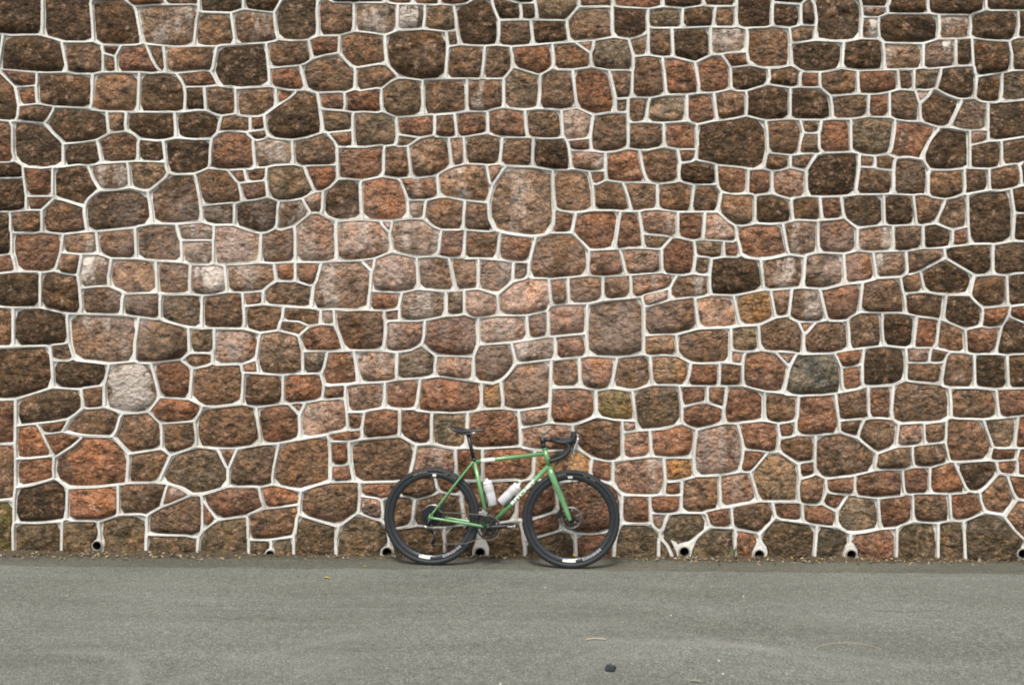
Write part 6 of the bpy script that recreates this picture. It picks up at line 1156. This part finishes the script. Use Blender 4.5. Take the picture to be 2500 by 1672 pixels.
spoke_me = None
def wheel(x, rear):
    global spoke_me
    w = empty('wheel', bike)
    w.location = (x, 0, RW)
    t = MB()
    t.ring([(0.327 + 0.021 * math.cos(a), 0.021 * math.sin(a)) for a in np.linspace(0, 2 * math.pi, 15)[:-1]], 96)
    for i in range(120):                                     # tread knobs
        a = 2 * math.pi * i / 120
        for y in ((-0.011, 0.011) if i % 2 else (-0.017, 0.0, 0.017)):
            rr = 0.327 + math.sqrt(max(0.0, 0.021 ** 2 - y * y))
            t.box((rr * math.cos(a), y, rr * math.sin(a)), (0.0045, 0.0075, 0.0085), Matrix.Rotation(-a, 3, 'Y'))
    ty = t.build('tyre', M_RUBBER, w)
    r = MB()
    r.ring([(0.314, -0.0135), (0.306, -0.0145), (0.290, -0.0135), (0.278, -0.0075), (0.274, 0.0), (0.278, 0.0075), (0.290, 0.0135), (0.306, 0.0145), (0.314, 0.0135)], 96)
    rm = r.build('rim', M_CARBON, w)
    d = MB()
    spans = [(253, 269, 0.286, 0.303), (84.5, 89.5, 0.285, 0.303)] if rear else [(259, 277, 0.286, 0.303), (88, 94.5, 0.288, 0.304)]
    for a0, a1, r0, r1 in spans:
        d = MB()
        arc_patch(d, r0, r1, a0, a1, -0.0143, -0.0152)
        d.build('rim_decal', M_WHITE, w)
    d = MB()
    base = 287 if rear else 287
    for k, (da, w0, r0, r1) in enumerate([(0, 2.6, .284, .303), (3.6, 2.2, .286, .303), (6.8, 3.4, .284, .302), (11.2, 2.4, .287, .303), (14.6, 3.2, .284, .303), (18.6, 2.4, .285, .301), (22.0, 3.6, .284, .303), (26.4, 2.6, .286, .303)]):
        arc_patch(d, r0, r1, base + da, base + da + w0, -0.0143, -0.0152, 4)
    o_ = d.build('rim_print', M_GREYPRINT, w)
    o_['kind'] = 'stuff'
    d = MB()
    for da, w0 in ((0, 5.5), (6.4, 1.2), (8.4, 2.6), (11.6, 1.4), (13.6, 2.2), (16.4, 1.8)):
        arc_patch(d, 0.3185, 0.3225, 92 + 23 - da - w0, 92 + 23 - da, -0.0203, -0.0212, 4)
    for da, w0 in ((0, 2.0), (2.8, 1.4), (5.0, 2.2), (12.0, 2.0), (14.8, 1.6)):
        arc_patch(d, 0.3190, 0.3220, 58 + da, 58 + da + w0, -0.0203, -0.0212, 3)
    o_ = d.build('tyre_lettering', M_CREAM, w)
    o_['kind'] = 'stuff'
    hbm = MB()
    hbm.ring([(0.0, -0.052), (0.012, -0.052), (0.013, -0.036), (0.024, -0.032), (0.024, -0.027), (0.014, -0.022), (0.014, 0.022), (0.024, 0.027), (0.024, 0.032), (0.013, 0.036), (0.012, 0.052), (0.0, 0.052)], 24, close_prof=False)
    hbm.build('hub', M_BLACK, w)
    n = 28
    if spoke_me is None:
        s_ = MB()
        s_.tube([(0.022, 0.0, 0.0), (0.278, 0.0, 0.0)], 0.0009, 5)
        so = s_.build('spoke', M_BLACK, w)
        spoke_me = so.data
        first = so
    else:
        first = bpy.data.objects.new('spoke', spoke_me)
        COL.objects.link(first)
        first.parent = w
    for i in range(n):
        so = first if i == 0 else first.copy()
        if i:
            COL.objects.link(so)
            so.parent = w
        side = -1 if i % 2 else 1
        ang = 2 * math.pi * i / n
        off = R(38) * (1 if (i // 2) % 2 else -1)
        p0 = Vector((0.023 * math.cos(ang + off), side * 0.029, 0.023 * math.sin(ang + off)))
        p1 = Vector((0.277 * math.cos(ang), 0.0, 0.277 * math.sin(ang)))
        dv = (p1 - p0)
        q = dv.to_track_quat('X', 'Z')
        so.matrix_local = Matrix.Translation(p0) @ q.to_matrix().to_4x4() @ Matrix.Translation((-0.022 * dv.length / 0.256, 0, 0)) @ Matrix.Diagonal((dv.length / 0.256, 1, 1, 1))
    ro = MB()
    yr = 0.040
    ro.ring([(0.080, yr - 0.001), (0.080, yr + 0.001), (0.066, yr + 0.001), (0.066, yr - 0.001)], 48)
    for i in range(6):
        a = 2 * math.pi * i / 6
        ro.tube([(0.026 * math.cos(a), yr, 0.026 * math.sin(a)), (0.068 * math.cos(a + 0.45), yr, 0.068 * math.sin(a + 0.45))], 0.0040, 6)
    for i in range(24):
        a = 2 * math.pi * i / 24
        ro.tube([(0.064 * math.cos(a), yr, 0.064 * math.sin(a)), (0.060 * math.cos(a + 0.08), yr, 0.060 * math.sin(a + 0.08))], 0.0022, 5)
    ro.build('disc_rotor', M_ROTOR, w)
    va = MB()
    va.tube([(0.0, 0, 0.276), (0.0, 0, 0.236)], 0.0030, 8)
    vo = va.build('valve', M_BLACK, w)
    vo.rotation_euler = (0, R(2), 0)
    if rear:
        cs = MB()
        teeth = (72, 66, 58, 52, 46, 42, 38, 34, 30, 26, 23)
        for i, rr in enumerate(teeth):
            rr = rr / 1000.0
            y = -0.022 - i * 0.0033
            prof_n = 40
            vs, fs = [], []
            for j in range(prof_n * 2):
                a = math.pi * j / prof_n
                q = rr + (0.0022 if j % 2 else -0.0015)
                for ri, yy in ((q, y - 0.0008), (q, y + 0.0008), (rr - 0.010, y + 0.0008), (rr - 0.010, y - 0.0008)):
                    vs.append((ri * math.cos(a), yy, ri * math.sin(a)))
            kk = prof_n * 2
            for j in range(kk):
                b_, d_ = j * 4, ((j + 1) % kk) * 4
                for e in range(4):
                    fs.append((b_ + e, d_ + e, d_ + (e + 1) % 4, b_ + (e + 1) % 4))
            cs.add(vs, fs)
            cs.ring([(rr - 0.0095, y - 0.0005), (0.014, y - 0.0005)], 24, close_prof=False)
        cs.build('cassette', M_CASS, w, smooth=False)
    return w
wheel(0.0, True)
wheel(1.0, False)

# brakes
for (x, z, s0) in ((0.062, 0.384, 1), (0.916, 0.374, 1)):
    c = MB()
    c.box((x, 0.044, z), (0.034, 0.036, 0.052), Matrix.Rotation(R(-35 if x < 0.5 else 30), 3, 'Y'))
    c.tube([(x + 0.004, 0.044, z + 0.020), (x + 0.006, 0.044, z + 0.042)], 0.0045, 8)
    c.build('brake_caliper', M_BLACK, bike, bevel=0.004)

# cranks
CH = -0.046
crank = empty('crankset', bike)
crank.location = BBP
cr = MB()
nt_ = 42
for rr, y, tt in ((0.0845, CH, 42), (0.060, CH + 0.007, 30)):
    vs, fs = [], []
    kk = tt * 2
    for j in range(kk):
        a = 2 * math.pi * j / kk
        q = rr + (0.0022 if j % 2 else -0.0018)
        for ri, yy in ((q, y - 0.0012), (q, y + 0.0012), (rr - 0.014, y + 0.0016), (rr - 0.014, y - 0.0016)):
            vs.append((ri * math.cos(a), yy, ri * math.sin(a)))
    for j in range(kk):
        b_, d_ = j * 4, ((j + 1) % kk) * 4
        for e in range(4):
            fs.append((b_ + e, d_ + e, d_ + (e + 1) % 4, b_ + (e + 1) % 4))
    cr.add(vs, fs)
for i in range(4):
    a = R(10 + 45 + 90 * i)
    cr.tube([(0.012 * math.cos(a), CH, 0.012 * math.sin(a)), (0.074 * math.cos(a), CH, 0.074 * math.sin(a))], [0.013, 0.009], 8, flat=0.5, axis=(0, 1, 0))
cr.build('chainring', M_BLACK, crank, smooth=False)
ANG = math.atan2(0.016, 0.150)
for sg in (-1, 1):
    c = MB()
    dx, dz = -sg * math.cos(ANG), -sg * math.sin(ANG)
    y0, y1 = sg * 0.056, sg * 0.070
    c.tube([(0, y0, 0), (dx * 0.04, y0, dz * 0.04), (dx * 0.10, (y0 + y1) / 2, dz * 0.10), (dx * 0.1725, y1, dz * 0.1725)], [0.0180, 0.0150, 0.0135, 0.0125], 12, flat=0.5, axis=(0, 1, 0))
    c.ring([(0.0, sg * 0.040), (0.016, sg * 0.040), (0.016, sg * 0.064), (0.0, sg * 0.064)], 20, close_prof=False)
    c.build('crank_arm', M_BLACK, crank)
    pd = MB()
    px, pz = dx * 0.168, dz * 0.168
    pd.tube([(px, sg * 0.066, pz), (px, sg * 0.128, pz)], 0.0055, 10)
    pd.box((px - 0.020, sg * 0.100, pz + 0.001), (0.012, 0.046, 0.014))
    pd.box((px + 0.022, sg * 0.100, pz + 0.003), (0.016, 0.040, 0.018))
    pd.box((px, sg * 0.100, pz), (0.040, 0.020, 0.012))
    pd.tube([(px + 0.027, sg * 0.085, pz + 0.012), (px + 0.027, sg * 0.115, pz + 0.012)], 0.004, 8)
    pd.build('pedal', M_STEEL, crank, smooth=False, bevel=0.002)

# chain
c = MB()
CY = CH + 0.001
top = [(0.075, CY, 0.383), (0.36, CY, 0.372)]
low = [(0.020, CY, 0.156), (0.12, CY, 0.160), (0.25, CY, 0.166), (0.372, CY, 0.2085)]
def link_run(pts, n):
    q = [Vector(a) for a in pts]
    seg = [(q[i + 1] - q[i]).length for i in range(len(q) - 1)]
    L = sum(seg)
    for i in range(n):
        d = L * (i + 0.5) / n
        for j, s_ in enumerate(seg):
            if d <= s_ or j == len(seg) - 1:
                p_ = q[j].lerp(q[j + 1], d / s_); t_ = (q[j + 1] - q[j]).normalized(); break
            d -= s_
        a = math.atan2(t_.z, t_.x)
        c.box(p_, (L / n * 0.86, 0.0055 if i % 2 else 0.0072, 0.0078), Matrix.Rotation(-a, 3, 'Y'))
link_run(top, 24)
link_run([(0.055, CY, 0.405), (0.075, CY, 0.383)], 2)
link_run(low, 30)
front = [(BBP.x + 0.0865 * math.cos(R(a)), CY, BBP.z + 0.0865 * math.sin(R(a))) for a in range(-122, 118, 8)]
link_run(front, 30)
link_run([(0.020, CY, 0.156), (0.006, CY, 0.166), (0.004, CY, 0.180), (0.030, CY, 0.215), (0.034, CY, 0.240), (0.012, CY, 0.262), (0.004, CY, 0.300)], 14)
c.build('chain', M_CHAIN, bike, smooth=False)['kind'] = 'stuff'

# derailleurs
d = MB()
d.tube([(-0.004, -0.070, 0.338), (-0.012, -0.074, 0.312), (-0.028, -0.078, 0.288)], [0.010, 0.009, 0.012], 10)
d.tube([(-0.030, -0.080, 0.286), (-0.010, -0.074, 0.262), (0.016, -0.064, 0.246)], [0.014, 0.012, 0.013], 12)
rd = d.build('rear_derailleur', M_BLACK, bike)
d = MB()
d.tube([(-0.046, -0.088, 0.288), (-0.010, -0.088, 0.276)], [0.010, 0.010], 12)
d.build('derailleur_plate', M_STEEL, rd)
d = MB()
for y in (CY - 0.006, CY + 0.006):
    d.tube([(0.020, y, 0.247), (0.030, y, 0.205), (0.016, y, 0.158)], [0.012, 0.007, 0.012], 8, flat=0.15, axis=(0, 1, 0))
d.build('derailleur_cage', M_BLACK, rd)
for x, z in ((0.018, 0.246), (0.016, 0.166)):
    j = MB()
    j.ring([(0.004, CY - 0.004), (0.0155, CY - 0.002), (0.0155, CY + 0.002), (0.004, CY + 0.004)], 20, (x, 0, z))
    j.build('jockey_wheel', M_BLACK, rd)
d = MB()
d.box((0.374, CH - 0.008, 0.378), (0.060, 0.002, 0.022), Matrix.Rotation(R(8), 3, 'Y'))
d.box((0.374, CH + 0.012, 0.378), (0.060, 0.002, 0.022), Matrix.Rotation(R(8), 3, 'Y'))
d.box((0.378, CH + 0.004, 0.394), (0.026, 0.026, 0.014))
d.tube([(0.384, CH + 0.010, 0.392), (0.392, 0, 0.410)], 0.008, 8)
d.tube([(0.372, -0.030, 0.398), (0.370, -0.034, 0.418)], 0.006, 8)
d.build('front_derailleur', M_STEEL, bike, smooth=False, bevel=0.001)

# bottles and their cages
def bottle(base, axis, tube_side, label):
    base, axis = Vector(base), Vector(axis).normalized()
    side = Vector(tube_side)
    side = (side - axis * side.dot(axis)).normalized()
    # cage of bent wire: part of the bicycle
    c = MB()
    yv = axis.cross(side)
    rr = 0.0385
    def P_(ang, h):
        return base + axis * h + side * (math.cos(ang) * rr) + yv * (math.sin(ang) * rr)
    for sg in (-1, 1):
        c.tube(curve([P_(0.2 * sg, 0.115), P_(0.2 * sg, 0.06), P_(0.25 * sg, 0.004), P_(0.6 * sg, 0.010), P_(0.9 * sg, 0.040), P_(0.85 * sg, 0.070), P_(0.55 * sg, 0.105), P_(0.2 * sg, 0.115)], 5), 0.0026, 7)
    c.build('bottle_cage', M_BLACK, bike)
    b = MB()
    prof_ = [(0.0, 0.002), (0.033, 0.001), (0.0365, 0.006), (0.0365, 0.085), (0.0345, 0.092), (0.0345, 0.100), (0.0365, 0.107), (0.0365, 0.140), (0.0330, 0.152), (0.0300, 0.156), (0.0, 0.156)]
    b.ring(prof_, 32, close_prof=False)
    o = b.build('water_bottle', M_BOTTLE)
    cp = MB()
    cp.ring([(0.0, 0.157), (0.0325, 0.157), (0.0330, 0.160), (0.0330, 0.171), (0.0290, 0.176), (0.0120, 0.180), (0.0105, 0.182), (0.0105, 0.190), (0.0075, 0.192), (0.0075, 0.197), (0.0, 0.198)], 32, close_prof=False)
    cp.build('cap', M_CAP, o)
    tag(o, label, 'water bottle', 'water bottles in the frame cages')
    zax = Vector((0, 1, 0))
    M = Matrix((( side.x, axis.x, axis.cross(side).x * -1, base.x), (side.y, axis.y, axis.cross(side).y * -1, base.y), (side.z, axis.z, axis.cross(side).z * -1, base.z), (0, 0, 0, 1)))
    if M.to_3x3().determinant() < 0:
        M = Matrix((( side.x, axis.x, axis.cross(side).x, base.x), (side.y, axis.y, axis.cross(side).y, base.y), (side.z, axis.z, axis.cross(side).z, base.z), (0, 0, 0, 1)))
    o.matrix_world = bike.matrix_world @ M
    return o
sa = (ST - BBP).normalized()
da = (DT0 - DT1).normalized()
bottle((0.4385, 0, 0.432), sa, (-1, 0, 0), 'milky white water bottle standing nearly upright against the seat tube')
bottle((0.4975, 0, 0.4500), da, (1, 0, -1), 'milky white water bottle tilted along the sloping down tube')

# ------------------------------------------------------------------ litter at the foot of the wall
def profile(x):
    a = 1.0 if x < -2.0 else (0.30 if x < -0.9 else 0.35)
    if 1.2 < x < 3.3:
        a = 0.75
    return a
# low uneven lip of soil where wall and road meet
xs = np.linspace(-6, 6, 420)
sv_, sf_ = [], []
for i, x in enumerate(xs):
    wdt = (0.050 + 0.07 * profile(x)) * random.uniform(0.6, 1.25)
    ht = (0.008 + 0.022 * profile(x)) * random.uniform(0.5, 1.3)
    for t, hgt in ((0.0, 1.0), (0.35, 0.9), (0.7, 0.45), (1.0, -0.25)):
        sv_.append((x + random.uniform(-0.008, 0.008), 0.02 - (wdt + 0.02) * t, gz(x) + ht * hgt * random.uniform(0.7, 1.2) if t < 1 else gz(x) - 0.003))
for i in range(len(xs) - 1):
    for k in range(3):
        sf_.append((i * 4 + k, i * 4 + k + 1, i * 4 + 5 + k, i * 4 + 4 + k))
soil = link('soil_strip', sv_, sf_, M_BROWN)
tag(soil, kind='stuff')

def leaf_verts(L, W_, curl):
    pts = []
    for t, w in ((0, 0.04), (0.3, 0.8), (0.6, 1.0), (0.85, 0.55), (1.0, 0.03)):
        z = curl * math.sin(t * 3.0)
        pts += [(-W_ * w / 2, L * (t - 0.5), z + 0.25 * W_ * w * 0.4), (0, L * (t - 0.5), z), (W_ * w / 2, L * (t - 0.5), z + 0.25 * W_ * w * 0.4)]
    fs = []
    for i in range(4):
        for k in range(2):
            fs.append((i * 3 + k, i * 3 + k + 1, i * 3 + k + 4, i * 3 + k + 3))
    return pts, fs

lit = MB()
count = 0
while count < 1500:
    x = random.uniform(-4.2, 4.2)
    if random.random() > profile(x):
        continue
    y = -abs(random.gauss(0, 0.05 + 0.03 * profile(x))) - 0.008
    if y < -0.26:
        continue
    L = random.uniform(0.012, 0.04)
    pts, fs = leaf_verts(L, L * random.uniform(0.2, 0.5), random.uniform(0.0, 0.006))
    rot = Matrix.Rotation(random.uniform(0, 6.28), 3, 'Z') @ Matrix.Rotation(random.gauss(0, 0.35), 3, 'X') @ Matrix.Rotation(random.gauss(0, 0.35), 3, 'Y')
    base = Vector((x, y, gz(x) + 0.010 + max(0.0, 0.02 + y * 0.25) * random.random()))
    lit.add([base + rot @ Vector(p) for p in pts], fs, random.choices((0, 1, 2, 3), (0.40, 0.28, 0.30, 0.02))[0])
    count += 1
o = lit.build('leaf_litter', [M_BROWN, M_TAN, M_STRAW, M_LEAFY], smooth=False)
tag(o, kind='stuff')

# small pale grit scattered over the lane
g = MB()
for k in range(260):
    x, y = random.uniform(-4, 4), random.uniform(-3.0, -0.15)
    s_ = random.uniform(0.0012, 0.0034)
    g.box((x, y, gz(x) + s_ * 0.3), (s_ * 1.6, s_ * 1.2, s_), Matrix.Rotation(random.uniform(0, 3), 3, 'Z'), random.choice((0, 0, 1)), taper=0.6)
for x, y in ((0.946, -1.422), (1.484, -1.015), (1.058, -2.169), (1.035, -2.351), (-0.054, -2.499), (0.217, -0.842)):
    g.box((x, y, gz(x) + 0.003), (0.012, 0.008, 0.006), Matrix.Rotation(random.uniform(0, 3), 3, 'Z'), 0, taper=0.6)
o = g.build('grit', [M_CHIP, M_PEBBLE], smooth=False)
tag(o, kind='stuff')

# single leaves
def leaf(x, y, L, W_, rz, label, material, group='fallen leaves on the road'):
    pts, fs = leaf_verts(L, W_, 0.008)
    o = link('fallen_leaf', pts, fs, material)
    o.location = (x, y, gz(x) + 0.004)
    o.rotation_euler = (0.05, 0.08, rz)
    s = o.modifiers.new('solidify', 'SOLIDIFY')
    s.thickness = 0.0008
    tag(o, label, 'leaf', group)
leaf(-1.265, -0.657, 0.050, 0.026, R(80), 'bright yellow leaf lying alone on the asphalt left of the rear wheel', M_LEAFY)
leaf(-1.059, -0.335, 0.022, 0.012, R(60), 'tiny yellow leaf on the road close to the wall left of the rear wheel', M_LEAFY)
leaf(-3.344, -0.461, 0.045, 0.016, R(95), 'faded tan leaf on the road at the far left near the wall', M_STRAW)
leaf(-2.795, -1.152, 0.050, 0.015, R(85), 'pale tan leaf on the open asphalt at the left', M_STRAW)
leaf(0.880, -2.463, 0.070, 0.014, R(82), 'long pale straw leaf on the asphalt right of the dark pebble', M_STRAW)

# pebble, twig, straw
pv, pf = [], []
def rock(name, loc, size, material, label, cat):
    bm = bmesh.new()
    bmesh.ops.create_icosphere(bm, subdivisions=3, radius=1.0)
    r2 = np.random.default_rng(3)
    ax = r2.normal(size=(6, 3))
    for v in bm.verts:
        k = sum(0.10 * math.sin(3.1 * float(np.dot(a, v.co)) + i) for i, a in enumerate(ax))
        v.co = v.co * (1 + k)
        if v.co.z < -0.6:
            v.co.z = -0.6
    me = bpy.data.meshes.new(name)
    bm.to_mesh(me); bm.free()
    me.materials.append(material)
    me.polygons.foreach_set('use_smooth', [True] * len(me.polygons))
    o = bpy.data.objects.new(name, me)
    COL.objects.link(o)
    o.scale = size
    o.location = loc
    tag(o, label, cat)
    return o
rock('pebble', (0.488, -2.318, gz(0.488) + 0.012), (0.026, 0.018, 0.020), M_PEBBLE, 'dark blue grey pebble lying in front of the bicycle near the camera', 'pebble')
t = MB()
t.tube(curve([(0.405, -1.875, gz(0.4) + 0.005), (0.45, -1.862, gz(0.4) + 0.007), (0.515, -1.868, gz(0.5) + 0.005)]), 0.0045, 7)
tag(t.build('twig', M_STRAW), 'short pale twig on the asphalt in front of the bicycle front wheel', 'twig')
t = MB()
t.tube(curve([(1.60, -2.02, gz(1.6) + 0.003), (1.63, -1.965, gz(1.6) + 0.003), (1.72, -1.905, gz(1.7) + 0.003), (1.82, -1.890, gz(1.8) + 0.003), (1.91, -1.915, gz(1.9) + 0.003), (1.965, -1.975, gz(2) + 0.003)]), 0.0019, 6)
tag(t.build('straw_stalk', M_STRAW), 'thin pale curved straw stalk on the asphalt at lower right', 'straw')

# weeds rooted in the joint between wall and road
def weed(x, y, hgt, n, label):
    b = MB()
    for k in range(n):
        a = random.uniform(0, 2 * math.pi)
        L = hgt * random.uniform(0.5, 1.0)
        sp = random.uniform(0.1, 0.45) * L
        p0 = Vector((x + random.gauss(0, 0.016), y, gz(x)))
        dx, dy = math.cos(a) * sp, -abs(math.sin(a)) * sp * 0.6
        w = random.uniform(0.0025, 0.005)
        vs, fs = [], []
        for i in range(5):
            t_ = i / 4
            c_ = p0 + Vector((dx * t_ ** 1.6, dy * t_ ** 1.6, L * (t_ - 0.18 * t_ * t_)))
            ww = w * (1 - t_) + 0.0004
            vs += [c_ + Vector((-ww, 0, 0)), c_ + Vector((0, -ww * 0.5, 0)), c_ + Vector((ww, 0, 0))]
        for i in range(4):
            for k2 in range(2):
                fs.append((i * 3 + k2, i * 3 + k2 + 1, i * 3 + k2 + 4, i * 3 + k2 + 3))
        b.add(vs, fs, 0 if random.random() < 0.7 else 1)
    o = b.build('weed', [M_WEED, M_STRAW], smooth=True)
    tag(o, label, 'weed', 'weeds at the foot of the wall')
weed(1.66, -0.022, 0.16, 22, 'taller tuft of green and yellow weed between two drain pipes right of the bicycle')
weed(1.38, -0.022, 0.08, 12, 'short sparse weed just right of the drain pipe nearest the front wheel')
weed(2.72, -0.022, 0.10, 16, 'small dark green weed right of the last large drain pipe on the right')
